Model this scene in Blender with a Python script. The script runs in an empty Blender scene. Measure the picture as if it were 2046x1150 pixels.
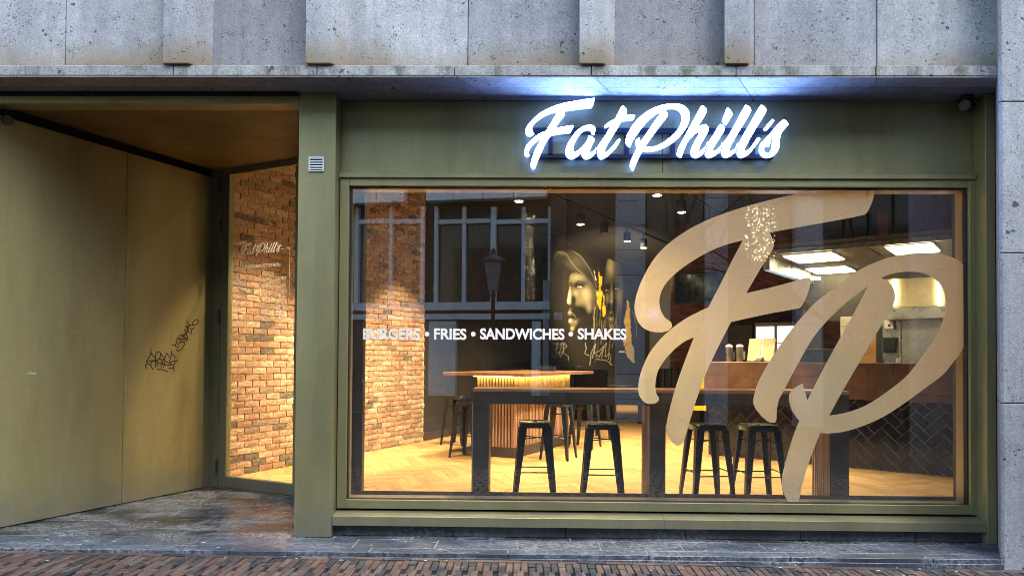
import bpy, bmesh, math, random
import numpy as np
from mathutils import Vector, Matrix
from mathutils.geometry import tessellate_polygon
random.seed(7)
RNG = np.random.default_rng(5)
scn = bpy.context.scene
COL = scn.collection
rad = math.radians

# ------------------------------------------------------------------ camera
F, CX, CY = 1400.0, 1023.0, 690.454          # focal length and principal point in photo pixels
YAW, PIT, ROL = rad(0.91047), rad(1.04536), rad(0.40099)
EYE = Vector((0.0, -5.52, 1.456))
fw = Vector((-math.sin(YAW)*math.cos(PIT), math.cos(YAW)*math.cos(PIT), math.sin(PIT)))
r0 = Vector((math.cos(YAW), math.sin(YAW), 0)); u0 = r0.cross(fw)
rt = math.cos(ROL)*r0 + math.sin(ROL)*u0
up = -math.sin(ROL)*r0 + math.cos(ROL)*u0
cam = bpy.data.cameras.new('camera'); camo = bpy.data.objects.new('camera', cam); COL.objects.link(camo)
cam.sensor_width = 36; cam.lens = F/2046*36
cam.shift_x = 0; cam.shift_y = (CY-575)/2046
cam.clip_start = 0.05; cam.clip_end = 300
M3 = Matrix((rt, up, -fw)).transposed()
camo.matrix_world = Matrix.Translation(EYE) @ M3.to_4x4()
scn.camera = camo
# ------------------------------------------------------------------ sky, sun, exposure
world = bpy.data.worlds.new('World'); scn.world = world; world.use_nodes = True
wn = world.node_tree.nodes; wl = world.node_tree.links
sky = wn.new('ShaderNodeTexSky'); sky.sky_type = 'NISHITA'; sky.sun_disc = False
sky.sun_elevation = rad(57); sky.sun_rotation = rad(145); sky.air_density = 1.8; sky.dust_density = 1.0; sky.ozone_density = 2.0
wl.new(sky.outputs[0], wn['Background'].inputs[0]); wn['Background'].inputs[1].default_value = 0.15
sun = bpy.data.lights.new('sun', 'SUN'); suno = bpy.data.objects.new('sun', sun); COL.objects.link(suno)
sun.energy = 0.75; sun.angle = rad(40); sun.color = (1.0, 0.98, 0.95)
suno.rotation_euler = Vector((-.30,.42,-.84)).to_track_quat('-Z','Y').to_euler()
scn.view_settings.view_transform = 'Standard'; scn.view_settings.look = 'None'
scn.view_settings.exposure = 1.68; scn.view_settings.gamma = 1.0
scn.view_settings.use_curve_mapping = False
cy = scn.cycles
cy.use_denoising = True
cy.max_bounces = 8; cy.diffuse_bounces = 4; cy.glossy_bounces = 3; cy.transmission_bounces = 4
cy.transparent_max_bounces = 12; cy.sample_clamp_indirect = 6.0
cy.filter_width = 0.9; cy.use_adaptive_sampling = False
cy.caustics_reflective = False; cy.caustics_refractive = False

# ------------------------------------------------------------------ pixel -> world on real planes
def ray(px, py): return rt*((px-CX)/F) - up*((py-CY)/F) + fw
def W(px, py, Y):
    d = ray(px, py); return EYE + d*((Y-EYE.y)/d.y)
def Wz(px, py, Z):
    d = ray(px, py); return EYE + d*((Z-EYE.z)/d.z)
def Wp(px, py, P, n):
    d = ray(px, py); return EYE + d*((P-EYE).dot(n)/d.dot(n))
def proj(p):
    d = Vector(p)-EYE; z = d.dot(fw)
    if z <= 0.01: return None
    return (CX+F*d.dot(rt)/z, CY-F*d.dot(up)/z, z)

# ------------------------------------------------------------------ mesh helpers
def tag(o, label=None, cat=None, group=None, kind=None):
    if label: o['label'] = label
    if cat: o['category'] = cat
    if group: o['group'] = group
    if kind: o['kind'] = kind
    return o
def empty(name, loc, label=None, cat=None, group=None, kind=None, rz=0):
    o = bpy.data.objects.new(name, None); COL.objects.link(o)
    o.location = loc; o.rotation_euler = (0, 0, rz); o.empty_display_size = .1
    return tag(o, label, cat, group, kind)
ROOTS = {}
class MB:
    def __init__(s): s.v = []; s.f = []; s.sm = []
    def add(s, vs, fs, smooth=False):
        b = len(s.v); s.v += [tuple(x) for x in vs]
        for f in fs: s.f.append(tuple(b+i for i in f)); s.sm.append(smooth)
        return s
    def obox(s, o, a, b, c):
        """parallelepiped: corner o, edge vectors a,b,c"""
        o, a, b, c = Vector(o), Vector(a), Vector(b), Vector(c)
        vs = [o, o+a, o+a+b, o+b, o+c, o+a+c, o+a+b+c, o+b+c]
        fs = [(0,3,2,1),(4,5,6,7),(0,1,5,4),(1,2,6,5),(2,3,7,6),(3,0,4,7)]
        if a.cross(b).dot(c) < 0: fs = [f[::-1] for f in fs]
        return s.add(vs, fs)
    def box(s, x0, x1, y0, y1, z0, z1):
        return s.obox((x0,y0,z0), (x1-x0,0,0), (0,y1-y0,0), (0,0,z1-z0))
    def prism(s, poly, z0, z1):
        """plan polygon [(x,y)] extruded in z"""
        n = len(poly)
        ar = sum(poly[i][0]*poly[(i+1)%n][1]-poly[(i+1)%n][0]*poly[i][1] for i in range(n))
        if ar < 0: poly = poly[::-1]
        vs = [(x,y,z0) for x,y in poly]+[(x,y,z1) for x,y in poly]
        fs = [tuple(range(n))[::-1], tuple(range(n,2*n))]+[(i,(i+1)%n,n+(i+1)%n,n+i) for i in range(n)]
        return s.add(vs, fs)
    def hull(s, bot, top):
        """two matching rings of n points joined"""
        n = len(bot); vs = list(bot)+list(top)
        fs = [tuple(range(n))[::-1], tuple(range(n,2*n))]+[(i,(i+1)%n,n+(i+1)%n,n+i) for i in range(n)]
        return s.add(vs, fs)
    def tube(s, pts, r, n=8, smooth=True, caps=True):
        pts = [Vector(p) for p in pts]; rs = r if isinstance(r,(list,tuple)) else [r]*len(pts)
        rings = []; t0 = None; ref = None
        for i,p in enumerate(pts):
            t = (pts[min(i+1,len(pts)-1)]-pts[max(i-1,0)])
            if t.length < 1e-9: t = Vector((0,0,1))
            t.normalize()
            if ref is None:
                ref = Vector((0,0,1)) if abs(t.z) < .9 else Vector((1,0,0))
            a = ref - t*ref.dot(t)
            if a.length < 1e-6: a = t.orthogonal()
            a.normalize(); b = t.cross(a); ref = a
            rings.append([p+(a*math.cos(q)+b*math.sin(q))*rs[i] for q in [2*math.pi*k/n for k in range(n)]])
        vs = [v for R in rings for v in R]; fs = []
        for i in range(len(pts)-1):
            for k in range(n):
                fs.append((i*n+k, i*n+(k+1)%n, (i+1)*n+(k+1)%n, (i+1)*n+k))
        s.add(vs, fs, smooth)
        if caps:
            s.add(rings[0], [tuple(range(n))[::-1]]); s.add(rings[-1], [tuple(range(n))])
        return s
    def lathe(s, prof, c=(0,0,0), n=20, axis='z'):
        vs = []; fs = []; m = len(prof)
        for r,z in prof:
            for k in range(n):
                q = 2*math.pi*k/n
                vs.append((c[0]+r*math.cos(q), c[1]+r*math.sin(q), c[2]+z))
        for i in range(m-1):
            for k in range(n): fs.append((i*n+k, i*n+(k+1)%n, (i+1)*n+(k+1)%n, (i+1)*n+k))
        s.add(vs, fs, True)
        s.add(vs[:n], [tuple(range(n))[::-1]]); s.add(vs[-n:], [tuple(range(n))])
        return s
    def mesh(s, name, mat, bevel=0, seg=2):
        me = bpy.data.meshes.new(name); me.from_pydata([tuple(v) for v in s.v], [], s.f); 
        for p,q in zip(me.polygons, s.sm): p.use_smooth = q
        if bevel:
            bm = bmesh.new(); bm.from_mesh(me)
            es = [e for e in bm.edges if len(e.link_faces)==2 and e.calc_face_angle(0) > .5]
            bmesh.ops.bevel(bm, geom=es, offset=bevel, segments=seg, affect='EDGES', profile=.5, clamp_overlap=True)
            bm.to_mesh(me); bm.free()
        if mat is not None: me.materials.append(mat)
        me.update(); return me
    def build(s, name, mat, parent=None, bevel=0, seg=2, local=True):
        if parent is not None and local:
            pl = parent; off = Vector((0,0,0))
            mw = mat_world(parent).inverted()
            s.v = [tuple(mw @ Vector(v)) for v in s.v]
        elif parent is None:
            # origin at the base of the geometry
            a = np.array(s.v); c = Vector(((a[:,0].min()+a[:,0].max())/2,(a[:,1].min()+a[:,1].max())/2,a[:,2].min()))
            s.v = [tuple(Vector(v)-c) for v in s.v]
        o = bpy.data.objects.new(name, s.mesh(name, mat, bevel, seg)); COL.objects.link(o)
        if parent is not None: o.parent = parent
        else: o.location = c
        return o
def mat_world(o):
    m = Matrix.LocRotScale(o.location, o.rotation_euler.to_quaternion(), o.scale)
    return mat_world(o.parent) @ m if o.parent else m
def link_mesh(name, me, parent=None, loc=(0,0,0), rz=0):
    o = bpy.data.objects.new(name, me); COL.objects.link(o); o.location = loc; o.rotation_euler = (0,0,rz)
    if parent: o.parent = parent
    return o
def copy_tree(o, parent=None):
    c = o.copy(); COL.objects.link(c); c.parent = parent
    for ch in list(o.children): copy_tree(ch, c)
    return c

# smooth closed outline from control points; a point with a third value is a corner
def smooth_closed(pts, n=5):
    N = len(pts); out = []
    def P(i): return np.array(pts[i%N][:2], float)
    def corner(i): return len(pts[i%N]) > 2
    for i in range(N):
        p1, p2 = P(i), P(i+1)
        p0 = P(i-1) if not corner(i) else 2*p1-p2
        p3 = P(i+2) if not corner(i+1) else 2*p2-p1
        # centripetal-ish tangents
        d1 = np.linalg.norm(p2-p1)+1e-9; d0 = np.linalg.norm(p1-p0)+1e-9; d2 = np.linalg.norm(p3-p2)+1e-9
        m1 = (p2-p0)/(d0+d1)*d1 if not corner(i) else (p2-p1)
        m2 = (p3-p1)/(d1+d2)*d1 if not corner(i+1) else (p2-p1)
        if corner(i) and not corner(i+1): m1 = (p2-p1)*1.5-m2*.5
        if corner(i+1) and not corner(i): m2 = (p2-p1)*1.5-m1*.5
        for k in range(n):
            t = k/n; t2 = t*t; t3 = t2*t
            out.append(tuple((2*t3-3*t2+1)*p1+(t3-2*t2+t)*m1+(-2*t3+3*t2)*p2+(t3-t2)*m2))
    return out
def outline(txt, ox, oy, sc):
    pts = []
    for w in txt.split():
        c = w.endswith('*'); a, b = w.rstrip('*').split(',')
        q = (ox+float(a)/sc, oy+float(b)/sc)
        pts.append(q+(1,) if c else q)
    return pts
def slab_from(loops, place, thick):
    """loops: outer + holes in 2D; place(x,y)->Vector on the front plane; thick: Vector to the back. returns (front MB, body MB)"""
    flat = [p for L in loops for p in L]
    tris = tessellate_polygon([[Vector((x,y,0)) for x,y in L] for L in loops])
    fr = [place(x,y) for x,y in flat]; bk = [p+thick for p in fr]
    front = MB(); body = MB()
    # orientation: wanted normal = -thick
    n = None
    ff = []
    for t in tris:
        a,b,c = (fr[i] for i in t)
        ff.append(tuple(t) if (b-a).cross(c-a).dot(thick) < 0 else tuple(t)[::-1])
    front.add(fr, ff)
    body.add(bk, [f[::-1] for f in ff])
    k = 0
    for L in loops:
        m = len(L); idx = range(k, k+m)
        vs = [fr[i] for i in idx]+[bk[i] for i in idx]
        body.add(vs, [(i,(i+1)%m,m+(i+1)%m,m+i) for i in range(m)], False)
        k += m
    return front, body

# ------------------------------------------------------------------ materials
def new_mat(name):
    m = bpy.data.materials.new(name); m.use_nodes = True
    nt = m.node_tree; b = nt.nodes['Principled BSDF']
    return m, nt, b
def N(nt, t, **kw):
    n = nt.nodes.new(t)
    for k,v in kw.items():
        if k in n.inputs.keys() if hasattr(n.inputs,'keys') else False: n.inputs[k].default_value = v
        else: setattr(n, k, v)
    return n
def coords(nt, scale=(1,1,1), rot=(0,0,0)):
    t = nt.nodes.new('ShaderNodeNewGeometry'); m = nt.nodes.new('ShaderNodeMapping')
    m.inputs['Scale'].default_value = scale; m.inputs['Rotation'].default_value = rot
    nt.links.new(t.outputs['Position'], m.inputs['Vector']); return m.outputs[0]
def noise(nt, vec, scale, detail=4, rough=.6):
    n = nt.nodes.new('ShaderNodeTexNoise'); n.inputs['Scale'].default_value = scale
    n.inputs['Detail'].default_value = detail; n.inputs['Roughness'].default_value = rough
    if vec: nt.links.new(vec, n.inputs['Vector'])
    return n.outputs['Fac']
def ramp(nt, fac, stops, interp='LINEAR'):
    r = nt.nodes.new('ShaderNodeValToRGB'); e = r.color_ramp.elements; r.color_ramp.interpolation = interp
    while len(e) < len(stops): e.new(.5)
    for i,(p,c) in enumerate(stops):
        e[i].position = p; e[i].color = (c if len(c)==4 else tuple(c)+(1,)) if not isinstance(c,(int,float)) else (c,c,c,1)
    nt.links.new(fac, r.inputs[0]); return r.outputs[0]
def mix(nt, fac, a, b, mode='MIX'):
    m = nt.nodes.new('ShaderNodeMix'); m.data_type = 'RGBA'; m.blend_type = mode
    for s,v in ((m.inputs[0],fac),(m.inputs[6],a),(m.inputs[7],b)):
        if isinstance(v,(int,float)): s.default_value = v if s.type=='VALUE' else (v,v,v,1)
        elif isinstance(v,tuple): s.default_value = v if len(v)==4 else v+(1,)
        else: nt.links.new(v, s)
    return m.outputs[2]
def bump(nt, b, h, strength=.3, dist=.01):
    n = nt.nodes.new('ShaderNodeBump'); n.inputs['Strength'].default_value = strength; n.inputs['Distance'].default_value = dist
    nt.links.new(h, n.inputs['Height']); nt.links.new(n.outputs[0], b.inputs['Normal'])
def mathn(nt, op, a, b=None):
    m = nt.nodes.new('ShaderNodeMath'); m.operation = op
    for i,v in enumerate((a,b)):
        if v is None: continue
        if isinstance(v,(int,float)): m.inputs[i].default_value = v
        else: nt.links.new(v, m.inputs[i])
    return m.outputs[0]
def rnd(nt):
    oi = nt.nodes.new('ShaderNodeObjectInfo'); g = nt.nodes.new('ShaderNodeNewGeometry')
    return mathn(nt, 'FRACT', mathn(nt, 'ADD', oi.outputs['Random'], g.outputs['Random Per Island']))
def plain(name, col, rough=.5, metal=0, bumpscale=None, bs=.2, var=.15, vs=6, spec=None):
    m, nt, b = new_mat(name); v = coords(nt)
    c2 = tuple(x*(1-var) for x in col); c1 = tuple(min(1,x*(1+var)) for x in col)
    nt.links.new(ramp(nt, noise(nt, v, vs), [(.3,c2),(.7,c1)]), b.inputs['Base Color'])
    b.inputs['Metallic'].default_value = metal
    nt.links.new(ramp(nt, noise(nt, v, vs*2.3), [(.3,max(.02,rough-.08)),(.7,min(1,rough+.08))]), b.inputs['Roughness'])
    if spec is not None: b.inputs['Specular IOR Level'].default_value = spec
    if bumpscale: bump(nt, b, noise(nt, v, bumpscale, 3), bs, .004)
    return m
def emit(name, col, st):
    m = bpy.data.materials.new(name); m.use_nodes = True; nt = m.node_tree; nt.nodes.clear()
    e = nt.nodes.new('ShaderNodeEmission'); o = nt.nodes.new('ShaderNodeOutputMaterial')
    e.inputs[0].default_value = tuple(col)+(1,); e.inputs[1].default_value = st
    nt.links.new(e.outputs[0], o.inputs[0]); return m

def stone_mat(name, base, warm=1.0):
    m, nt, b = new_mat(name); v = coords(nt)
    oi = nt.nodes.new('ShaderNodeObjectInfo')
    big = noise(nt, v, 1.6, 5, .62); mid = noise(nt, v, 14, 4, .7); fine = noise(nt, v, 75, 3, .75)
    c = ramp(nt, big, [(.25,tuple(x*.80 for x in base)),(.55,base),(.8,tuple(x*1.13 for x in base))])
    c = mix(nt, .55, c, ramp(nt, mid, [(.3,(.72,.72,.72)),(.7,(1.15,1.15,1.15))]), 'MULTIPLY')
    c = mix(nt, .75, c, ramp(nt, fine, [(.3,(.55,.55,.57)),(.62,(1.15,1.15,1.15))]), 'MULTIPLY')
    tone = ramp(nt, mathn(nt,'FRACT',mathn(nt,'MULTIPLY',oi.outputs['Random'],7.3)), [(0,(.80,.80,.82)),(1,(1.13,1.12,1.10))])
    # pale rain streaks and darker clouds
    ck = ramp(nt, noise(nt, coords(nt,(3.2,3.2,.35)), 1.6, 5, .7), [(.35,(.78,.78,.80)),(.62,(1.12,1.12,1.11))]); c = mix(nt, .8, c, ck, 'MULTIPLY')
    c = mix(nt, 1, c, tone, 'MULTIPLY')
    # brown run-off stain near the foot of the panels (world height) with a ragged edge
    g = nt.nodes.new('ShaderNodeNewGeometry'); sx = nt.nodes.new('ShaderNodeSeparateXYZ'); nt.links.new(g.outputs['Position'], sx.inputs[0])
    zz = mathn(nt,'ADD', sx.outputs[2], mathn(nt,'MULTIPLY', noise(nt, coords(nt,(1,1,.4)), 1.1, 3), .55))
    st = ramp(nt, mathn(nt,'SUBTRACT', zz, 3.6), [(.36,1.0),(.60,0.0)])
    st = mathn(nt,'MULTIPLY', st, ramp(nt, oi.outputs['Random'], [(.25,.15),(.6,1.0)]))
    if warm: c = mix(nt, mathn(nt,'MULTIPLY',st,.9*warm), c, (.27,.205,.115))
    # pits: few large, many small, stretched
    vo = nt.nodes.new('ShaderNodeTexVoronoi'); vo.inputs['Scale'].default_value = 17
    nd = nt.nodes.new('ShaderNodeTexNoise'); nd.inputs['Scale'].default_value = 26; nt.links.new(v, nd.inputs['Vector'])
    va = nt.nodes.new('ShaderNodeVectorMath'); va.operation='MULTIPLY_ADD'; va.inputs[1].default_value=(.07,.07,.07)
    nt.links.new(nd.outputs['Color'], va.inputs[0]); nt.links.new(v, va.inputs[2]); nt.links.new(va.outputs[0], vo.inputs['Vector'])
    rare = ramp(nt, noise(nt, v, 5.5, 2), [(.55,0.0),(.68,1.0)])
    thr = mathn(nt,'ADD', mathn(nt,'MULTIPLY', rare, .22), .05)
    pit = mathn(nt,'LESS_THAN', vo.outputs['Distance'], thr)
    vo2 = nt.nodes.new('ShaderNodeTexVoronoi'); vo2.inputs['Scale'].default_value = 46; nt.links.new(va.outputs[0], vo2.inputs['Vector'])
    pit2 = mathn(nt,'LESS_THAN', vo2.outputs['Distance'], mathn(nt,'MULTIPLY', ramp(nt, noise(nt,v,9,2),[(.38,0.0),(.66,1.0)]), .34))
    pits = mathn(nt,'MAXIMUM', pit, mathn(nt,'MULTIPLY',pit2,.75))
    c = mix(nt, mathn(nt,'MULTIPLY',pits,.85), c, (.035,.035,.045))
    nt.links.new(c, b.inputs['Base Color']); b.inputs['Roughness'].default_value = .82
    bump(nt, b, mathn(nt,'SUBTRACT', mathn(nt,'MULTIPLY',fine,.5), pits), .8, .008)
    return m
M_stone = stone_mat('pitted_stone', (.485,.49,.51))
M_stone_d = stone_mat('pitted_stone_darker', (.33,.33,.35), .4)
M_stone_p = stone_mat('pier_stone', (.485,.495,.52), 0)
def ledge_mat():
    m = stone_mat('ledge_stone', (.47,.47,.46), 0); nt = m.node_tree; b = nt.nodes['Principled BSDF']
    old = b.inputs['Base Color'].links[0].from_socket
    al = ramp(nt, noise(nt, coords(nt,(1,1,.5)), 6, 6, .75), [(.48,0.0),(.62,1.0)])
    nt.links.new(mix(nt, mathn(nt,'MULTIPLY',al,.7), old, (.09,.085,.05)), b.inputs['Base Color']); return m
M_ledge = ledge_mat()
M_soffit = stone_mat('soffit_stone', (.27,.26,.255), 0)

def bronze(name, base, rough=.42, metal=.55, rot=0):
    m, nt, b = new_mat(name)
    v = coords(nt); vs = coords(nt, (1.2,1.2,.25)); vf = coords(nt, (9,9,220)); vv = coords(nt,(140,140,3))
    c = ramp(nt, noise(nt, vs, 1.7, 5, .65), [(.28,tuple(x*.72 for x in base)),(.52,base),(.78,tuple(x*1.22 for x in base))])
    c = mix(nt, .35, c, ramp(nt, noise(nt, vf, 1, 2), [(.3,(.78,.78,.78)),(.7,(1.2,1.2,1.2))]), 'MULTIPLY')
    c = mix(nt, .25, c, ramp(nt, noise(nt, vv, 1, 2), [(.3,(.8,.8,.8)),(.7,(1.15,1.15,1.15))]), 'MULTIPLY')
    g = nt.nodes.new('ShaderNodeNewGeometry'); sx = nt.nodes.new('ShaderNodeSeparateXYZ'); nt.links.new(g.outputs['Position'], sx.inputs[0])
    # splash dirt close to the pavement
    low = ramp(nt, mathn(nt,'ADD', sx.outputs[2], mathn(nt,'MULTIPLY', noise(nt,v,7,4),.5)), [(.30,1.0),(.62,0.0)])
    c = mix(nt, mathn(nt,'MULTIPLY',low,.5), c, (.20,.20,.19))
    spk = ramp(nt, noise(nt, v, 55, 1), [(.745,0.0),(.77,1.0)])
    c = mix(nt, mathn(nt,'MULTIPLY',spk,.5), c, (.35,.36,.32))
    nt.links.new(c, b.inputs['Base Color'])
    b.inputs['Metallic'].default_value = metal
    nt.links.new(ramp(nt, noise(nt, vs, 2.6, 5), [(.3,rough-.08),(.7,rough+.12)]), b.inputs['Roughness'])
    bump(nt, b, noise(nt, vf, 1, 1), .06, .002)
    return m
M_br = bronze('anodised_olive_bronze', (.315,.288,.145))
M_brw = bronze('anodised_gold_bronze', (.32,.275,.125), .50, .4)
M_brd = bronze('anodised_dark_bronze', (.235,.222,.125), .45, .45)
M_brc = bronze('anodised_black_bronze', (.06,.055,.032), .45, .5)
M_brceil = bronze('shaded_ceiling_bronze', (.15,.115,.052), .45, .55)  # the side wall's bronze again, ceiling shade put into its base colour
M_black = plain('matt_black', (.012,.012,.013), .55)
M_gap = plain('shadow_gap_black', (.006,.006,.007), .9)
M_rubber = plain('black_gasket', (.012,.012,.012), .7)

def slab_mat(name, base, chalk=.5, rough=.38):
    m, nt, b = new_mat(name); v = coords(nt)
    oi = nt.nodes.new('ShaderNodeObjectInfo')
    c = ramp(nt, noise(nt, v, 26, 5, .75), [(.3,tuple(x*.5 for x in base)),(.7,tuple(x*1.4 for x in base))])
    c = mix(nt, 1, c, ramp(nt, oi.outputs['Random'], [(0,(.75,.75,.75)),(1,(1.2,1.2,1.2))]), 'MULTIPLY')
    w = nt.nodes.new('ShaderNodeMapping'); w.inputs['Scale'].default_value=(1,2.2,1); nt.links.new(v,w.inputs[0])
    p = mathn(nt,'MULTIPLY', ramp(nt, noise(nt, w.outputs[0], 1.3, 4), [(.40,0.0),(.58,1.0)]), ramp(nt, noise(nt, w.outputs[0], 34, 7, .85), [(.47,0.0),(.56,1.0)]))
    c = mix(nt, mathn(nt,'MULTIPLY',p,chalk), c, (.42,.44,.47))
    sp = ramp(nt, noise(nt, v, 90, 2), [(.68,0.0),(.73,1.0)])
    c = mix(nt, mathn(nt,'MULTIPLY',sp,.35), c, (.4,.4,.4))
    nt.links.new(c, b.inputs['Base Color'])
    nt.links.new(ramp(nt, noise(nt, v, 3, 4), [(.35,rough-.15),(.7,rough+.25)]), b.inputs['Roughness'])
    bump(nt, b, noise(nt, v, 40, 5, .7), .25, .004)
    return m
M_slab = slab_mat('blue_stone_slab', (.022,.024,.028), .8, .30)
M_step = slab_mat('blue_stone_step', (.05,.062,.085), .55)
M_plinth = slab_mat('blue_stone_plinth', (.05,.058,.07), .25, .6)
M_grout = plain('pale_grout', (.23,.23,.22), .9, bumpscale=80)

def per_brick(name, stops, grain=30, gs=.5, rough=.85, bstr=.6, bdist=.006, blot=None):
    m, nt, b = new_mat(name); v = coords(nt); r = rnd(nt)
    c = ramp(nt, r, stops, 'CONSTANT')
    c = mix(nt, gs, c, ramp(nt, noise(nt, v, grain, 5, .7), [(.28,(.45,.43,.42)),(.7,(1.3,1.3,1.28))]), 'MULTIPLY')
    if blot: c = mix(nt, ramp(nt, noise(nt, v, 11, 4), [(.56,0.0),(.7,.6)]), c, blot)
    nt.links.new(c, b.inputs['Base Color']); b.inputs['Roughness'].default_value = rough
    bump(nt, b, noise(nt, v, grain*.9, 5, .7), bstr, bdist)
    return m
M_brick = per_brick('weathered_orange_brick', [(0,(.40,.25,.17)),(.2,(.48,.32,.22)),(.38,(.34,.20,.135)),(.55,(.53,.39,.28)),(.70,(.43,.27,.185)),(.85,(.15,.125,.105)),(.93,(.27,.20,.15))], 34, .75, .9, 1.0, .016, (.62,.50,.36))
M_mortar = plain('sandy_mortar', (.62,.50,.36), .95, bumpscale=120, bs=.4)
M_paver = per_brick('clinker_paver', [(0,(.105,.062,.05)),(.18,(.13,.08,.063)),(.36,(.08,.055,.048)),(.5,(.12,.09,.072)),(.60,(.032,.035,.042)),(.78,(.145,.10,.078)),(.9,(.058,.056,.056))], 55, .6, .6, .5, .004, (.17,.15,.13))
M_joint = plain('sandy_joint', (.022,.019,.016), .95, bumpscale=150, bs=.5, var=.4, vs=30)
M_rbrick = per_brick('dark_red_brick', [(0,(.15,.055,.03)),(.3,(.20,.075,.04)),(.6,(.11,.045,.028)),(.8,(.17,.08,.05))], 30, .4)
M_rmortar = plain('grey_mortar', (.09,.075,.06), .95)
def wood(name, base, alt, axis_scale=(2,2,2), rough=.35, grain=1.0):
    m, nt, b = new_mat(name)
    t = nt.nodes.new('ShaderNodeTexCoord'); mp = nt.nodes.new('ShaderNodeMapping'); mp.inputs['Scale'].default_value = axis_scale
    nt.links.new(t.outputs['Object'], mp.inputs[0])
    r = rnd(nt); cb = nt.nodes.new('ShaderNodeCombineXYZ'); nt.links.new(mathn(nt,'MULTIPLY',r,37.0), cb.inputs[0]); nt.links.new(mathn(nt,'MULTIPLY',r,11.0), cb.inputs[1])
    ad = nt.nodes.new('ShaderNodeVectorMath'); ad.operation='ADD'; nt.links.new(mp.outputs[0],ad.inputs[0]); nt.links.new(cb.outputs[0],ad.inputs[1])
    c = ramp(nt, noise(nt, ad.outputs[0], 1.0, 6, .68), [(.3,alt),(.55,base),(.75,tuple(x*1.12 for x in base))])
    c = mix(nt, .8, c, ramp(nt, r, [(0,(.72,.68,.62)),(.5,(1,1,1)),(1,(1.16,1.13,1.08))]), 'MULTIPLY')
    nt.links.new(c, b.inputs['Base Color']); b.inputs['Roughness'].default_value = rough
    return m
M_oak = wood('pale_oak_plank', (.52,.34,.14), (.33,.195,.075), (1.6,16,16), .42)
M_slat = wood('walnut_slat', (.44,.27,.19), (.27,.15,.095), (20,20,1.2), .5)
M_top = wood('brown_table_wood', (.30,.15,.075), (.17,.075,.04), (2,10,10), .35)
M_rust = None
def rust(name, base, rough=.5):
    m, nt, b = new_mat(name); v = coords(nt)
    c = ramp(nt, noise(nt, v, 5, 7, .72), [(.3,tuple(x*.55 for x in base)),(.55,base),(.75,tuple(x*1.5 for x in base))])
    c = mix(nt, .4, c, ramp(nt, noise(nt, v, 60, 4), [(.3,(.6,.6,.6)),(.7,(1.3,1.25,1.2))]), 'MULTIPLY')
    nt.links.new(c, b.inputs['Base Color']); b.inputs['Roughness'].default_value = rough
    return m
M_corten = rust('brown_rusted_laminate', (.110,.056,.034))
M_dkbrown = rust('dark_brown_laminate', (.050,.037,.030), .45)
M_wallblk = plain('charcoal_paint', (.030,.027,.023), .6, vs=3)
M_ceil = plain('black_ceiling_paint', (.018,.017,.016), .8)
M_board = wood('bronze_lining_board', (.40,.29,.16), (.30,.21,.11), (1,1,1), .3)
M_stool = plain('black_lacquered_steel', (.011,.013,.019), .30, .1, vs=3)
M_leather = plain('black_leather', (.016,.015,.014), .38, bumpscale=60)
M_tile = plain('black_gloss_tile', (.008,.008,.009), .11, vs=18)
M_tgrout = plain('dark_tile_grout', (.22,.20,.16), .9)
M_steel = plain('brushed_stainless_steel', (.42,.42,.40), .30, .95, vs=3)
M_grey = plain('grey_ceiling_board', (.13,.13,.12), .7)
M_white = plain('white_enamel', (.75,.75,.73), .4)
M_vent = plain('white_grille_paint', (.62,.66,.70), .5)
M_cream = plain('cream_wall_panel', (.74,.62,.34), .35)
M_yellow = plain('yellow_board', (.75,.42,.03), .5)
M_oakdoor = wood('pale_oak_board', (.50,.28,.10), (.38,.19,.06), (2,2,10), .5)
M_hinge = plain('grey_hinge_metal', (.10,.10,.085), .35, .8)
M_plastic = plain('black_plastic', (.012,.012,.013), .35)
M_screen = plain('switched_off_screen', (.008,.009,.010), .12)
def glass_mat(name, f0):
    m = bpy.data.materials.new(name); m.use_nodes = True; nt = m.node_tree; nt.nodes.clear()
    o = nt.nodes.new('ShaderNodeOutputMaterial'); mx = nt.nodes.new('ShaderNodeMixShader')
    tr = nt.nodes.new('ShaderNodeBsdfTransparent'); gl = nt.nodes.new('ShaderNodeBsdfGlossy'); gl.inputs['Roughness'].default_value = 0.0
    tr.inputs[0].default_value = (.97,.985,.98,1)
    lw = nt.nodes.new('ShaderNodeLayerWeight'); lw.inputs[0].default_value = .5
    p = mathn(nt,'POWER', lw.outputs['Facing'], 5.0)
    fac = mathn(nt,'ADD', mathn(nt,'MULTIPLY', p, 1-f0), f0)
    nt.links.new(fac, mx.inputs[0]); nt.links.new(tr.outputs[0], mx.inputs[1]); nt.links.new(gl.outputs[0], mx.inputs[2])
    nt.links.new(mx.outputs[0], o.inputs[0]); return m
M_glass = glass_mat('shop_glass', .125)
M_glassd = glass_mat('door_glass', .03)
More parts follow.
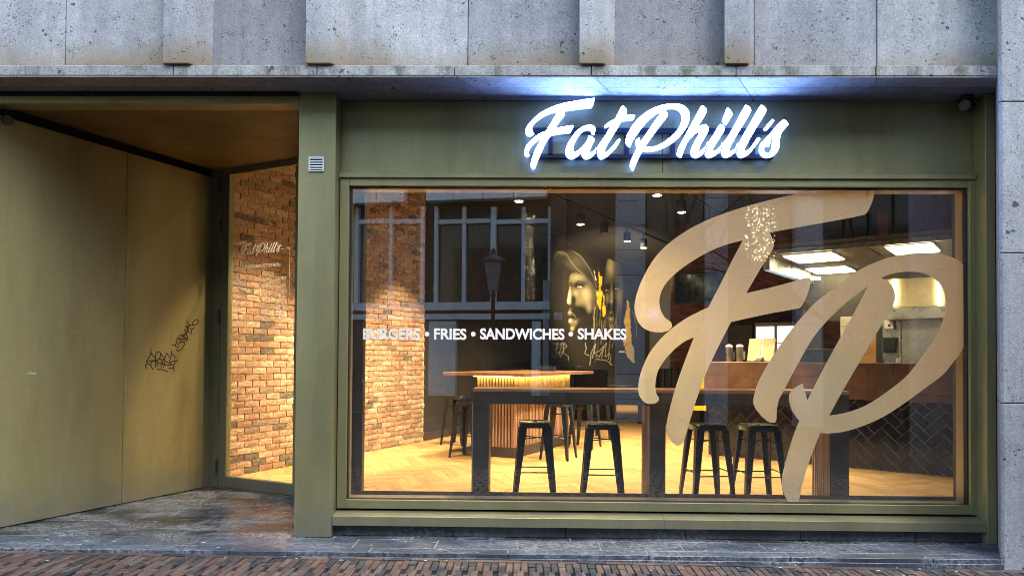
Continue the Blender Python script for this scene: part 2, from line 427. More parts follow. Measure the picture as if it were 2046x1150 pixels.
def vinyl(name, col, transl, transp):
    m = bpy.data.materials.new(name); m.use_nodes = True; nt = m.node_tree; nt.nodes.clear()
    o = nt.nodes.new('ShaderNodeOutputMaterial'); m1 = nt.nodes.new('ShaderNodeMixShader'); m2 = nt.nodes.new('ShaderNodeMixShader')
    d = nt.nodes.new('ShaderNodeBsdfDiffuse'); t = nt.nodes.new('ShaderNodeBsdfTranslucent'); tr = nt.nodes.new('ShaderNodeBsdfTransparent')
    v = coords(nt, (60,60,60)); c = ramp(nt, noise(nt, v, 1, 2), [(.3,tuple(x*.96 for x in col)),(.7,tuple(min(1,x*1.03) for x in col))])
    nt.links.new(c, d.inputs[0]); nt.links.new(c, t.inputs[0])
    m1.inputs[0].default_value = transl; m2.inputs[0].default_value = transp
    nt.links.new(d.outputs[0], m1.inputs[1]); nt.links.new(t.outputs[0], m1.inputs[2])
    nt.links.new(m1.outputs[0], m2.inputs[1]); nt.links.new(tr.outputs[0], m2.inputs[2]); nt.links.new(m2.outputs[0], o.inputs[0]); return m
M_vinyl = vinyl('beige_window_film', (.98,.89,.69), .64, .05)
M_vwhite = vinyl('white_window_film', (.93,.94,.95), .25, .0)
M_ledface = emit('white_led_face', (.22,.40,1.0), 28.0)
M_ledside = emit('blue_white_led_return', (.12,.25,.9), 2.2)
M_ledtop = emit('blue_led_upper_return', (.12,.25,.9), 2.2)
M_lamp = emit('warm_lamp_lens', (1.0,.86,.55), 30)
M_panel = emit('warm_light_panel', (1.0,.83,.46), 9)
M_strip = emit('yellow_led_strip', (1.0,.80,.16), 30)

# ------------------------------------------------------------------ main levels and planes
ZF = .11            # shop floor
ZS = .04            # entrance slabs / step
YG = .18            # glass plane
YR = .16            # recessed header plane
ZSOF = 3.561
TH = rad(26.3)      # the building grid is turned against the street front
U = Vector((math.cos(TH), -math.sin(TH), 0)); V = Vector((math.sin(TH), math.cos(TH), 0)); K = Vector((0,0,1))
def X(px, py, Y): return W(px, py, Y).x
def Zp(px, py, Y): return W(px, py, Y).z

# ================================================================== SETTING
# street: base sheet, sloping gently to the right
street = empty('street', (0, -.42, 0), kind='structure')
street.rotation_euler = (0, rad(.40), 0)
tag(street, kind='structure')
g = MB().box(-60, 60, -12.1, .02, -.08, -.022)
g.build('street_bed', M_joint, street, local=False)
pm = []
for k in range(4):
    b = MB(); 
    L, Wd, H = .196, .048, .05
    z = [random.uniform(-.003,.003) for _ in range(4)]
    b.hull([(-Wd/2,-L/2,-H),(Wd/2,-L/2,-H),(Wd/2,L/2,-H),(-Wd/2,L/2,-H)],
           [(-Wd/2+random.uniform(0,.003),-L/2+random.uniform(0,.004),z[0]),(Wd/2-random.uniform(0,.003),-L/2+random.uniform(0,.004),z[1]),(Wd/2-random.uniform(0,.003),L/2-random.uniform(0,.004),z[2]),(-Wd/2+random.uniform(0,.003),L/2-random.uniform(0,.004),z[3])])
    pm.append(b.mesh('paver', M_paver, .004, 1))
spots = []
x = -3.9
while x < 3.9:                                  # a course of stretchers along the step
    spots.append((x, -.03, math.pi/2, 0)); x += .2
for row in range(14):
    x = -4.6+(.026 if row%2 else 0)
    while x < 4.6:
        off = (.1 if int(round(x/.0525))%2 else 0)
        y = -.062-.1-row*.2-off
        spots.append((x+random.uniform(-.001,.001), y+random.uniform(-.003,.003), random.uniform(-.012,.012), row)); x += .0525
    # half pieces fill the notches of the first course
def vis_score(p):
    q = proj(p)
    if q is None or not (-30 < q[0] < 2076 and q[1] < 1165): return 0
    return 1/q[2]**2
mw = mat_world(street)
sc = sorted(range(len(spots)), key=lambda i: -vis_score(mw @ Vector((spots[i][0],spots[i][1],0))))
front = set(sc[:290]); rest = MB()
for i,(x,y,rz,row) in enumerate(spots):
    z = random.uniform(-.004,.003)
    if i in front:
        link_mesh('paver', pm[i%4], street, (x,y,z), rz)
    else:
        c,s_ = math.cos(rz), math.sin(rz); L,Wd = .196,.048
        q = [(x+c*a-s_*b, y+s_*a+c*b) for a,b in ((-Wd/2,-L/2),(Wd/2,-L/2),(Wd/2,L/2),(-Wd/2,L/2))]
        rest.prism(q, -.05, z)
for k in range(170):                              # half pavers in the first course's notches
    x = -4.6+k*.0525
    if int(round(x/.0525))%2: rest.prism([(x-.024,-.16),(x+.024,-.16),(x+.024,-.066),(x-.024,-.066)], -.05, random.uniform(-.004,.002))
o = rest.build('paver_field', M_paver, street, local=False); o['kind'] = 'stuff'

# entrance floor and step: blue stone slabs
XR = X(2000, 1100, -.41)
fl = empty('entrance_floor', (-2.5, .5, 0), kind='structure')
MB().box(-5.2, XR+.45, -.385, 3.2, -.12, ZS-.0018).build('grout_bed', M_grout, fl)
rows = [(-.41,-.285),(-.28,-.03),(-.025,.225),(.23,.48),(.485,.735),(.74,.99),(.995,1.245),(1.25,1.5),(1.505,1.755),(1.76,2.01),(2.015,2.3),(2.305,2.6)]
for j,(y0,y1) in enumerate(rows):
    x = -5.2 - (.31 if j%2 else 0) - (.1*j%.2)
    lim = XR+.45 if y0 < .1 else (X(585,1075,0)-.02 if y0 < .3 else -1.0)
    w = 1.02 if j == 0 else .62
    while x < lim-.05:
        x1 = min(x+w, lim)
        zt = ZS+random.uniform(-.0015,.0015)
        if x1-x > .05:
            MB().box(max(x,-5.2)+.0035, x1-.0035, y0+.001, y1-.001, ZS-.06 if j else -.10, zt).build('slab', M_step if j < 2 else M_slab, fl, .003, 1)
        x = x1
MB().box(-5.2, XR+.1, -.425, -.412, -.12, ZS-.03).build('riser', M_step, fl, .003, 1)

# scraps of litter, leaves and gum on the step and the street
b=MB()
for k in range(70):
    on = random.random()<.55
    x=random.uniform(-3.7,3.3); y=random.uniform(-.39,.0) if on else random.uniform(-.70,-.44)
    if on and x>-1.2: y=random.uniform(-.39,-.05)
    z=(ZS+.0025) if on else mw.translation.z-math.tan(rad(.40))*x+.006
    r=random.uniform(.004,.012); n=5; ph=random.random()*6.28
    pts=[(x+r*1.7*math.cos(ph+q)*random.uniform(.6,1.1),y+r*math.sin(ph+q)*random.uniform(.6,1.1)) for q in [6.283*i/n for i in range(n)]]
    b.prism(pts,z,z+random.uniform(.001,.004))
o=b.build('litter',None); o.data.materials.append(per_brick('litter_scraps',[(0,(.5,.5,.48)),(.45,(.33,.25,.13)),(.7,(.2,.19,.17)),(.85,(.55,.5,.4))],40,.3)); tag(o,kind='stuff')

# ================================================================== STONE BUILDING
bl = empty('stone_building', (0, -.3, 3.5), 'pale pitted stone upper front with tall fins above the shopfront', 'building')
YC = -.31
ZC0, ZC1 = Zp(1000,149.5,YC), Zp(1000,131,YC)
cj = [-700,75-270,75,346,633,908,1182,1471,1750,2003]
for a,b in zip(cj[:-1], cj[1:]):
    MB().box(X(a,149,YC)+.003, X(b,149,YC)-.003, YC, .5, ZSOF+.012, ZC1).build('cornice_stone', M_ledge, bl, .004, 1)
# soffit stones in two rows, joints running parallel to the building grid
YS = -.115
sj = [(75-270,-100),(87,179),(351,430),(635,700),(908,984),(1182,1232),(1472,1503),(1750,1758),(2003.5,1996)]
def soff_x(k, Y):
    a = Wz(sj[k][0],151,ZSOF); b = Wz(sj[k][1],197 if k > 3 else 179,ZSOF); t = (Y-a.y)/(b.y-a.y); return a.x+(b.x-a.x)*t
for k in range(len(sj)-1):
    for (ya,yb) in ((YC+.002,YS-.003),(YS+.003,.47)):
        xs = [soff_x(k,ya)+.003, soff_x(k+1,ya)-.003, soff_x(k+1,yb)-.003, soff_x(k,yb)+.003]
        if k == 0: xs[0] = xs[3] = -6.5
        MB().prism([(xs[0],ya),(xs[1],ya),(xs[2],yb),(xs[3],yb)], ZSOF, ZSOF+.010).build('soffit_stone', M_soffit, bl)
# fins and panels
YFN, YPN = -.335, -.17
ZT = 6.4
fins = [(325,378),(610,662),(1157,1207),(1447,1495)]
vd = Vector((math.sin(rad(30)), math.cos(rad(30)), 0)); dep = (YPN-YFN+.08)/vd.y
ZFB = Zp(1000,127,YFN)
for a,b in fins:
    xa, xb = X(a,60,YFN), X(b,60,YFN)
    MB().prism([(xa,YFN),(xb,YFN),(xb+vd.x*dep,YFN+vd.y*dep),(xa+vd.x*dep,YFN+vd.y*dep)], ZFB, ZT).build('fin', M_stone, bl, .005, 1)
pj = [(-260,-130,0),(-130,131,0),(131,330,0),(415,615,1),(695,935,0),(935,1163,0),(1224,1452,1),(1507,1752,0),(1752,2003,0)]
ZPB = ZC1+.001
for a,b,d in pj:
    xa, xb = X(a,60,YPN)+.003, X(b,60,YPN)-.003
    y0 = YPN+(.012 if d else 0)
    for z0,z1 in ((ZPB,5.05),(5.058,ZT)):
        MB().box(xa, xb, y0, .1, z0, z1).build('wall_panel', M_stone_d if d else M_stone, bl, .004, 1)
for a,b in ((378,415),(662,695),(1207,1224),(1495,1507)):      # jamb slabs beside the fins
    xa, xb = X(a,60,YPN-.0)+.004, X(b,60,YPN)-.003
    MB().box(xa-.05, xb, YPN+.004, .1, ZPB, ZT).build('jamb_slab', M_stone, bl, .003, 1)
MB().box(-6.5, 6.2, .11, .45, ZC1+.002, ZT).build('core_wall', M_gap, bl)
# pier of stone blocks at the right
XP = X(2001, 600, -.43)
zj = [-.12, Zp(2020,805,-.43), Zp(2020,505,-.43), Zp(2020,203,-.43), Zp(2020,-100,-.43), 5.6, ZT]
for a,b in zip(zj[:-1], zj[1:]):
    MB().prism([(XP+.012,-.43),(XP+1.25,-.43),(XP+1.25,.4),(XP+.02+.83*.577,.4),(XP,-.41)], a+.003, b-.003).build('pier_block', M_stone_p, bl, .004, 1)
MB().prism([(XP+.04,-.40),(XP+1.2,-.40),(XP+1.2,.38),(XP+.06+.8*.577,.38)], -.1, ZT-.01).build('pier_core', M_gap, bl)
for z0_,z1_ in ((-.12,1.2),(1.206,2.4),(2.406,3.6),(3.606,5.0),(5.006,ZT)):
    for a_ in (1.256,3.1,4.95,6.8): MB().box(XP+a_, XP+a_+1.84, -.40, .4, z0_, z1_).build('pier_block', M_stone_p, bl, .004, 1)
MB().box(-7.5, -4.9, -.43, .4, -.12, ZT).build('left_pier', M_stone_p, bl, .004, 1)

# ================================================================== SHOPFRONT (olive bronze cladding)
sf = empty('shopfront', (1, .1, 0), 'olive bronze metal shopfront cladding with wide header, pillars and sloped sill', 'shopfront')
xpl, xpr = X(592.5,640,0), X(666.5,640,0)
MB().box(xpl, xpr, 0, .30, ZS+.001, ZSOF-.003).build('pillar', M_br, sf, .004, 2)
xq0, xq1 = X(1971,640,0), X(1990,640,0)
MB().box(xq0, xq1, 0, .30, ZS+.001, ZSOF-.003).build('corner_post', M_br, sf, .004, 2)
MB().box(xq1+.002, XP+.40, .06, .30, ZS, ZSOF-.003).build('shadow_gap', M_gap, sf)
zh0, zh1 = Zp(1300,346,YR), ZSOF-.004
jx = X(1324,260,YR)
MB().box(xpr+.001, jx-.0015, YR, .28, zh0, zh1).build('header_panel', M_br, sf, .002, 1)
MB().box(jx+.0015, xq0-.001, YR, .28, zh0, zh1).build('header_panel', M_br, sf, .002, 1)
MB().box(xpr+.001, X(1951,350,.10), .10, YR+.03, Zp(1300,356,.10), Zp(1300,345.5,.10)).build('header_trim', M_br, sf, .003, 1)
# beam above the entrance
MB().box(-4.95, xpl-.003, .0, .16, Zp(300,207,0), ZSOF-.003).build('entrance_beam', M_br, sf, .004, 1)
MB().box(-4.95, xpl-.003, -.03, .0, ZSOF-.03, ZSOF-.002).build('beam_gap', M_gap, sf)
# sill: front fascia and sloped top
ys = .012
zb, zm, zt_ = Zp(1300,1056,ys), Zp(1300,1037,ys), Zp(1300,1024,.135)
xse=X(1327,1040,ys)
for xa_,xb_ in ((xpr+.002,xse-.0012),(xse+.0012,xq0-.002)):
    MB().hull([(xa_,ys,zb),(xb_,ys,zb),(xb_,.16,zb),(xa_,.16,zb)],[(xa_,ys,zm),(xb_,ys,zm),(xb_,.16,zt_),(xa_,.16,zt_)]).build('sill', M_br, sf, .003, 2)
# plinth stones under the sill
xs = [665,905,1130,1370,1600,1830,1972]
for a,b in zip(xs[:-1],xs[1:]):
    MB().box(X(a,1060,.07)+.002, X(b,1060,.07)-.002, .07, .28, ZS+.001, zb-.004).build('plinth_stone', M_plinth, sf, .003, 1)

# display window: frame + pane
win = empty('display_window', (1, .13, zt_), 'wide shop window in olive metal frame showing the lit restaurant', 'window')
wx0, wx1 = X(676,690,.12), X(1955,690,.12)
gx0, gx1 = X(695.5,690,YG), X(1937,690,YG)
wz0, wz1 = Zp(1300,1021,.12), Zp(1300,357.5,.12)
gz0, gz1 = Zp(1300,1003,YG), Zp(1300,373,YG)
fx0, fx1, fz0, fz1 = X(694,690,.12), X(1938.5,690,.12), Zp(1300,1003.5,.12), Zp(1300,372.5,.12)
for nm,bx in (('frame_stile',(wx0,fx0,.12,.2,wz0,wz1)),('frame_stile',(fx1,wx1,.12,.2,wz0,wz1)),('frame_rail',(fx0,fx1,.121,.2,fz1,wz1)),('frame_rail',(fx0,fx1,.121,.2,wz0,fz0))):
    MB().box(*bx).build(nm, M_br, win, .003, 2)
gk = MB(); w_ = .008
gk.box(fx0,fx0+w_,.15,.199,fz0,fz1); gk.box(fx1-w_,fx1,.15,.199,fz0,fz1); gk.box(fx0+w_,fx1-w_,.15,.199,fz1-w_,fz1); gk.box(fx0+w_,fx1-w_,.15,.199,fz0,fz0+.004)
gk.build('gasket', M_rubber, win)
MB().box(fx0-.004, fx1+.004, YG, YG+.008, fz0-.004, fz1+.004).build('pane', M_glass, win)
# inner lining of the window opening
MB().box(gx0-.02, gx1+.02, .205, .396, gz0-.03, gz0-.001).build('lining_board', M_board, win)
MB().box(gx0-.02, gx1+.02, .205, .36, gz1-.012, gz1+.1).build('lining_board', M_board, win)
MB().box(gx0-.06, gx0-.006, .205, .36, gz0, gz1-.014).build('lining_board', M_board, win)
MB().box(gx1+.0, gx1+.06, .205, .36, gz0, gz1-.014).build('lining_board', M_board, win)
MB().box(gx0-.1, gx1+.1, .398, .414, ZF, Zp(1300,985.5,.40)).build('back_board', M_dkbrown, win)

# vinyl "FP" on the inside of the glass
YV = YG+.010
def O(lst, sc=1.0): return lst
FPF = """1748,373* 1747,388 1742,405 1734,422 1727,429* 1694,436 1616,450 1538,464.5* 1542,474 1546,487 1543.5,498 1532.5,514.6 1491,585.5* 1552,571 1612,554.5* 1618.5,555.5 1620,560 1618.5,571 1610.5,595 1601,612 1596,615.5 1538,626 1460.5,643* 1416,733 1393.5,792 1377,845 1366,880 1356,889.8 1343.5,884 1333,864 1331.8,847 1338,817 1352,767 1371,714 1386.5,673.7* 1365.5,683.4 1338,707 1315.5,739 1309.5,767 1311.5,786 1316.8,795 1314,802 1305,806 1290.5,804.5 1278.5,792 1275.3,772 1281,742 1299,703 1327,669.5 1365.5,639 1399,621 1415,614* 1441,564.5 1463,520 1484,480* 1441,492 1399,512 1357,540 1329.5,567.5 1318.5,592.5 1319,615 1328,633 1340,643 1342.8,651 1336.5,659.3 1318.5,663.5 1293.5,659.3 1277,645.4 1267.8,617.6 1272.5,587 1288,548 1315.5,506 1357.5,470 1413,439.5 1482.5,414.5 1538,399.5 1605,383.5 1650,373*"""
FPP = """1516.7,825 1533,840.5 1545,844 1550.6,841 1552,822 1555.6,800 1564,783.5 1594,727 1625,674 1656.5,636.5 1694,602 1734,571.5* 1719,602 1688,658 1650,727 1613.3,799* 1603.5,765.4* 1584.5,777 1576.7,790 1578,806 1583,820 1597,840.5* 1583.5,875 1569.5,922.5 1562,958.7 1567,986.5 1579,1007* 1591.8,1007* 1596,1000 1603,967 1619.5,914 1639,864* 1658.5,865 1689,861 1728,848.8 1767,830.7 1806,805.7 1848,775 1884,741.5 1904,730 1917,708 1931,681* 1931,534* 1910,517.5 1882,507.5 1844,504.4 1806.7,508 1766,517.5 1719,538 1675,570.5 1631.5,602 1594,642.7 1562.5,683.4 1534.4,727 1515.6,762 1507.5,787 1505.6,806"""
FPH = """1760.4,555* 1781.6,547 1813,542.6 1844,545.7 1869,558 1885,580 1889.6,605 1886.5,630 1872.5,668 1847,705 1813,749 1775,780 1731.6,808.5 1694,822.7 1657,829.5* 1675,796 1713,730 1750,668 1775.5,627 1788,602 1788,583 1778.5,566"""
FPP = FPP.replace('1884,741.5 1904,730','1884,748 1904,724')
lg = empty('window_logo', W(1600,1007,YV), 'huge beige film letters F and P across the right of the window', 'window decal')
for nm, loops in (('letter',[FPF]),('letter',[FPP,FPH])):
    L2 = [smooth_closed(outline(t,0,0,1),6) for t in loops]
    fr, bd = slab_from(L2, lambda x,y: W(x,y,YV), Vector((0,.0012,0)))
    fr.add(bd.v, bd.f)
    fr.build(nm, M_vinyl, lg)

def text_mesh(s, name, mat, place, h, parent=None, bold=.0, align='LEFT', depth=.0008, width=None):
    """place: (origin, xdir, ydir); h = cap height in m"""
    cu = bpy.data.curves.new(name, 'FONT'); cu.body = s; cu.size = 1; cu.offset = bold; cu.align_x = align; cu.extrude = 0; cu.resolution_u = 4
    ob = bpy.data.objects.new(name, cu); me = bpy.data.meshes.new_from_object(ob)
    a = np.array([v.co[:] for v in me.vertices]); 
    o, xd, yd = place; nrm = xd.cross(yd); cap = max(a[:,1].max(), .6)
    k = h/cap; kx = k
    if width: kx = width/(a[:,0].max()-a[:,0].min())
    mi = a[:,0].min() if align == 'LEFT' else 0
    pts = [o+xd*(float(x-mi)*kx)+yd*(float(y)*k) for x,y,_ in a]
    fs = [tuple(p.vertices) for p in me.polygons]
    b = MB(); b.add([p+nrm*depth for p in pts], fs)
    bpy.data.objects.remove(ob); bpy.data.curves.remove(cu); bpy.data.meshes.remove(me)
    return b.build(name, mat, parent)

YT = YG-.0012
ex, ez = Vector((1,0,0)), Vector((0,0,1))
wl_ = empty('window_lettering', W(990,680,YT), 'white film words BURGERS FRIES SANDWICHES SHAKES across the left of the window', 'window decal')
for s,x0,x1 in (('BURGERS',725,839),('FRIES',867,932),('SANDWICHES',959,1128),('SHAKES',1154,1252)):
    p0 = W(x0,676.5,YT); p1 = W(x1,677.5,YT); hgt = Zp((x0+x1)/2,655.5,YT)-Zp((x0+x1)/2,677,YT)
    text_mesh(s, 'word', M_vwhite, (p0, (p1-p0).normalized(), ez), hgt, wl_, .034, width=(p1-p0).length, depth=0).rotation_euler = (0,0,0)
for xb in (853,945.5,1140.5):
    c = W(xb,667,YT); b = MB(); n = 20
    b.add([c+Vector((math.cos(q)*.0195,0,math.sin(q)*.0195)) for q in [2*math.pi*k/n for k in range(n)]], [tuple(range(n))]); b.build('bullet', M_vwhite, wl_)

# ================================================================== LIT SIGN
YL = .065
sg = empty('shop_sign', W(1310,345,YR), "glowing white script sign reading Fat Phill's on the olive header", 'sign')
A, B_, C_ = (1040,185,7.19), (1220,185,7.19), (1390,185,7.19)
SIGN = [
 (A, """1073,68* 1065,130 1035,215 1008,232* 850,245 690,268 632,272* 640,310 632,345 580,405 520,497* 620,480 740,460 765,468 768,490 735,560 712,588 690,592 560,605 440,628* 370,730 300,880 250,1000 215,1095 190,1108 160,1098 138,1050 150,970 185,860 230,760 282,682* 210,735 150,800 125,860 135,905 115,928 80,930 48,895 46,850 75,760 130,692 220,614 285,572 355,547* 425,440 512,290* 430,312 330,358 230,430 180,490 176,530 194,572 206,592 190,612 150,634 100,630 70,600 62,545 90,475 170,378 300,270 480,185 650,135 850,100""", None),
 (A, """1068,608 1080,560 1080,500 1050,465 980,455 900,475 800,545 700,680 645,800 637,880 665,935 720,963 760,960 820,925 865,885* 885,930 920,960 960,963 1010,945 1060,905 1094,868* 1084,790* 1050,825 1000,855* 1030,770 1072,690 1068,660 1040,628 985,606* 968,612 955,670 900,750 830,815 785,840 765,830 775,760 830,650 900,570 970,548 1000,560 1012,585 1016,600* 1045,614""", None),
 (A, """1444,195 1479,183 1519,220 1537,270 1519,318* 1594,312 1655,318* 1649,360 1619,400 1600,410 1524,412 1452,428* 1394,530 1300,680 1260,745 1210,855* 1260,822 1330,745 1396,660 1415,652 1440,668 1442,690 1384,790 1294,885 1220,945 1150,965 1110,930 1096,872* 1086,792* 1110,755 1180,655 1280,490* 1240,508 1212,515 1195,490 1210,460 1260,420 1349,375* 1394,290""", None),
 (B_, """280,793 240,770 205,720 205,680 240,580 310,460 420,340 560,240 700,180 850,152 980,155 1080,195 1135,270 1143,370 1110,480 1040,590 950,690 830,770 700,830 580,856 500,855 465,845* 420,930 370,1040 335,1125 315,1130 285,1100 268,1040 290,960 330,870 372,795* 350,740 348,690 380,655 415,635* 428,690* 500,590 600,440 712,288* 620,350 520,440 430,550 350,660 310,730 295,782""", """795,252* 830,300 825,345 760,430 640,590 510,772* 620,765 720,725 830,650 930,560 990,460 1015,370 1000,300 950,255 880,240"""),
 (B_, """1290,195 1310,180 1350,190 1390,240 1390,270 1340,370 1268,480* 1330,450 1375,450 1410,490 1417,540 1380,620 1310,740 1270,833* 1330,795 1400,706* 1346,873* 1290,925 1222,947 1165,920 1142,860 1160,780 1210,680 1270,570* 1200,620 1120,710 1060,840 1025,938* 990,935 940,895* 960,810 1020,690 1110,520 1210,340""", None),
 (C_, """180,705* 240,610 330,460 355,445 400,465 428,515 420,550 340,680 240,838* 300,810 350,760 388,715* 361,850* 310,895 240,935 180,945 140,915 126,873*""", None),
 (C_, """440,220 465,212 510,250 538,310 525,345 480,420 437,480* 400,450 375,405 390,350 420,270""", None),
 (C_, """391,714* 430,665 520,515 690,200 715,172 760,185 800,230 803,270 740,390 640,550 540,720 480,838* 540,810 580,765 608,727* 581,855* 530,905 460,940 410,940 375,905 363,851*""", None),
 (C_, """611,724* 700,560 800,390 910,200 935,172 980,185 1022,235 1020,275 950,400 850,560 760,720 700,838* 760,805 820,730 880,645 905,635 935,660 930,685 860,780 790,870 720,925 650,945 605,920 584,857*""", None),
 (C_, """1090,380 1110,373 1138,400 1130,420 1080,485 1015,555 990,548 970,520 990,490 1040,430""", None),
 (C_, """1250,385 1268,378 1310,405 1338,450 1330,480 1270,545 1230,610 1215,700 1205,800 1170,870 1110,925 1030,945 960,925 915,870 905,810 925,730 990,660 1080,560 1180,440""", """1100,655* 1085,690 1070,760 1050,785 1020,780 990,810 1000,845 1030,857 1065,840 1085,780 1095,710"""),
]
LOGO2D = []
def inset(L, d):
    n=len(L); ar=sum(L[i][0]*L[(i+1)%n][1]-L[(i+1)%n][0]*L[i][1] for i in range(n)); sg=1 if ar>0 else -1; out=[]
    for i in range(n):
        a,b=np.array(L[i-1]),np.array(L[(i+1)%n]); t=(b-a)/(np.linalg.norm(b-a)+1e-9); out.append((L[i][0]-t[1]*d*sg,L[i][1]+t[0]*d*sg))
    return out
for (fr3, out, hole) in SIGN:
    loops = [smooth_closed(outline(out,*fr3),5)] + ([smooth_closed(outline(hole,*fr3),4)] if hole else [])
    loops = [inset(loops[0],1.4)]+[inset(h,-1.4) for h in loops[1:]]
    LOGO2D.append(loops)
    f_, bd = slab_from(loops, lambda x,y: W(x,y,YL), Vector((0,.022,0)))
    lt = f_.build('letter', M_ledface, sg); hr = bd.build('halo_return', M_ledside, lt, local=True)
    hr.data.materials.append(M_ledtop)
    for p_ in hr.data.polygons:
        if p_.normal.z > .35: p_.material_index = 1
M_rail = plain('dark_sign_rail', (.012,.016,.035), .5)
for y0,y1 in ((256,265.5),(308,316)):
    MB().box(X(1062,260,.12), X(1545,260,.12), .115, .15, Zp(1300,y1,.12), Zp(1300,y0,.12)).build('rail', M_rail, sg)
for xx in (1100,1253,1345,1505):
    MB().box(X(xx-4,290,.12), X(xx+4,290,.12), .118, YR-.001, Zp(1300,308,.12)+.001, Zp(1300,265.5,.12)-.001).build('rail_bracket', M_rail, sg)
MB().box(X(1096,305,.12), X(1104,305,.12), .10, .114, Zp(1100,308,.12), Zp(1100,302,.12)).build('cable_box', M_rail, sg)

# vent grille on the pillar
vg = empty('vent_grille', W(632,343,-.0), 'small white louvred vent grille on the olive pillar', 'vent')
x0,x1,z0,z1 = X(617,328,0),X(648,328,0),Zp(632,343,0),Zp(632,313,0)
b = MB(); t=.008
b.box(x0,x1,-.012,-.001,z0,z0+t); b.box(x0,x1,-.012,-.001,z1-t,z1); b.box(x0,x0+t*1.6,-.012,-.001,z0+t,z1-t); b.box(x1-t*1.6,x1,-.012,-.001,z0+t,z1-t)
b.build('frame', M_vent, vg, .002, 1)
MB().box(x0+.006,x1-.006,-.003,-.0005,z0+.006,z1-.006).build('backing', M_gap, vg)
for k in range(5):
    zz = z0+t+.006+k*(z1-z0-2*t)/5
    MB().obox((x0+t*1.6,-.012,zz),(x1-x0-t*3.2,0,0),(0,.007,.008),(0,-.002,.005)).build('louvre', M_vent, vg)
# security cameras
def cctv(c, yaw, label):
    e = empty('security_camera', c, label, 'camera', 'security cameras under the soffit', rz=yaw)
    MB().lathe([(.045,0),(.05,-.012),(.05,-.03),(.03,-.036)], (0,0,0), 18).build('mount', M_plastic, e, local=False)
    b = MB(); b.tube([(0,.05,-.075),(0,-.07,-.085)], .042, 16); b.build('housing', M_plastic, e, local=False)
    MB().tube([(0,-.0705,-.085),(0,-.078,-.0855)], .03, 16).build('lens', M_plastic, e, local=False)
    MB().box(-.046,.046,-.095,.04,-.04,-.035).build('hood', M_plastic, e, .003, 1, local=False)
cctv((X(1932,200,.1)-.02, .06, ZSOF-.001), rad(-50), 'black security camera in the right corner above the window')
cctv((X(-6,215,.1), .08+.1, Zp(300,207,0)-.001), rad(60), 'black security camera at the left end under the entrance beam')

# ================================================================== ENTRANCE RECESS
PA = Wz(0,1055,ZS); PB = Wz(418,972,ZS)
wd = (PB-PA); wd.z = 0; wd.normalize(); wnrm = Vector((wd.y,-wd.x,0))           # wall direction, normal to the right
ew = empty('entrance_side_wall', PA, 'olive gold metal panelled side wall of the entrance with graffiti', 'wall')
PJ = Wz(231,1005,ZS); tJ = (PJ-PA).dot(wd); tB = (PB-PA).dot(wd); tC = tB-.17
PF = PA - wd*((PA.y-.02)/wd.y); tF = (PF-PA).dot(wd)
ZWT = 3.415
def wallbox(t0,t1,z0,z1,d0,d1): return MB().obox(PA+wd*t0+wnrm*d0+Vector((0,0,z0-ZS)), wd*(t1-t0), wnrm*(d1-d0), (0,0,z1-z0))
wallbox(tF,tJ-.002,ZS+.008,ZWT,-.03,0).build('wall_panel', M_brw, ew, .002, 1)
wallbox(tJ+.002,tC-.002,ZS+.008,ZWT,-.03,0).build('wall_panel', M_brw, ew, .002, 1)
wallbox(tC,tB+.05,ZS+.006,ZWT,-.05,-.012).build('corner_panel', M_brw, ew, .002, 1)
wallbox(tF,tB+.3,ZS,4.3,-.12,-.051).build('core', M_gap, ew)
MB().box(-4.93, PF.x+.03, 0, .3, ZS, ZSOF-.003).build('end_pillar', M_br, ew, .004, 1)
# entrance ceiling
PE = Wz(585,993,ZS)
dd = (PE-PB); dd.z = 0; dd.normalize(); dn = Vector((dd.y,-dd.x,0))
if dn.y > 0: dn = -dn                                   # door normal towards the street
ec = empty('entrance_ceiling', (-3,.8,3.4), kind='structure')
ZE = Zp(300,207,0)+.012
yj = EYE.y+F*(ZE-EYE.z)/(716-275)
back = PB+dd*1.9
def onwall(y): return PA.x+(y-PA.y)/wd.y*wd.x
xr_ = -1.25; yr_ = PB.y+dd.y*((xr_-PB.x)/dd.x)
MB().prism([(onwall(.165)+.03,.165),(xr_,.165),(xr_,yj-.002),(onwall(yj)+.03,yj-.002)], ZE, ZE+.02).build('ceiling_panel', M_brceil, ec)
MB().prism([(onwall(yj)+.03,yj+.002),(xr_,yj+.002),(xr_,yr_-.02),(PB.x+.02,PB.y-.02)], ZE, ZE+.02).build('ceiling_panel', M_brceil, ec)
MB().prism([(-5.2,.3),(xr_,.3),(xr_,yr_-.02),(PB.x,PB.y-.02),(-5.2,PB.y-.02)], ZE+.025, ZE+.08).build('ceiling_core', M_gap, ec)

# a pale scuff left on the first panel
sc_=MB(); Rn=random.Random(2)
for k in range(5):
    c=Wp(52+k*4+Rn.uniform(-1,1),746+Rn.uniform(-2,2),PA,wnrm)+wnrm*.0008; r=Rn.uniform(.004,.011)
    sc_.add([c+wd*(r*2*math.cos(q)*Rn.uniform(.6,1.1))+K*(r*math.sin(q)*Rn.uniform(.6,1.1)) for q in [6.283*i/7 for i in range(7)]],[tuple(range(7))])
sc_.build('scuff',plain('pale_scuff',(.42,.43,.42),.8),ew)

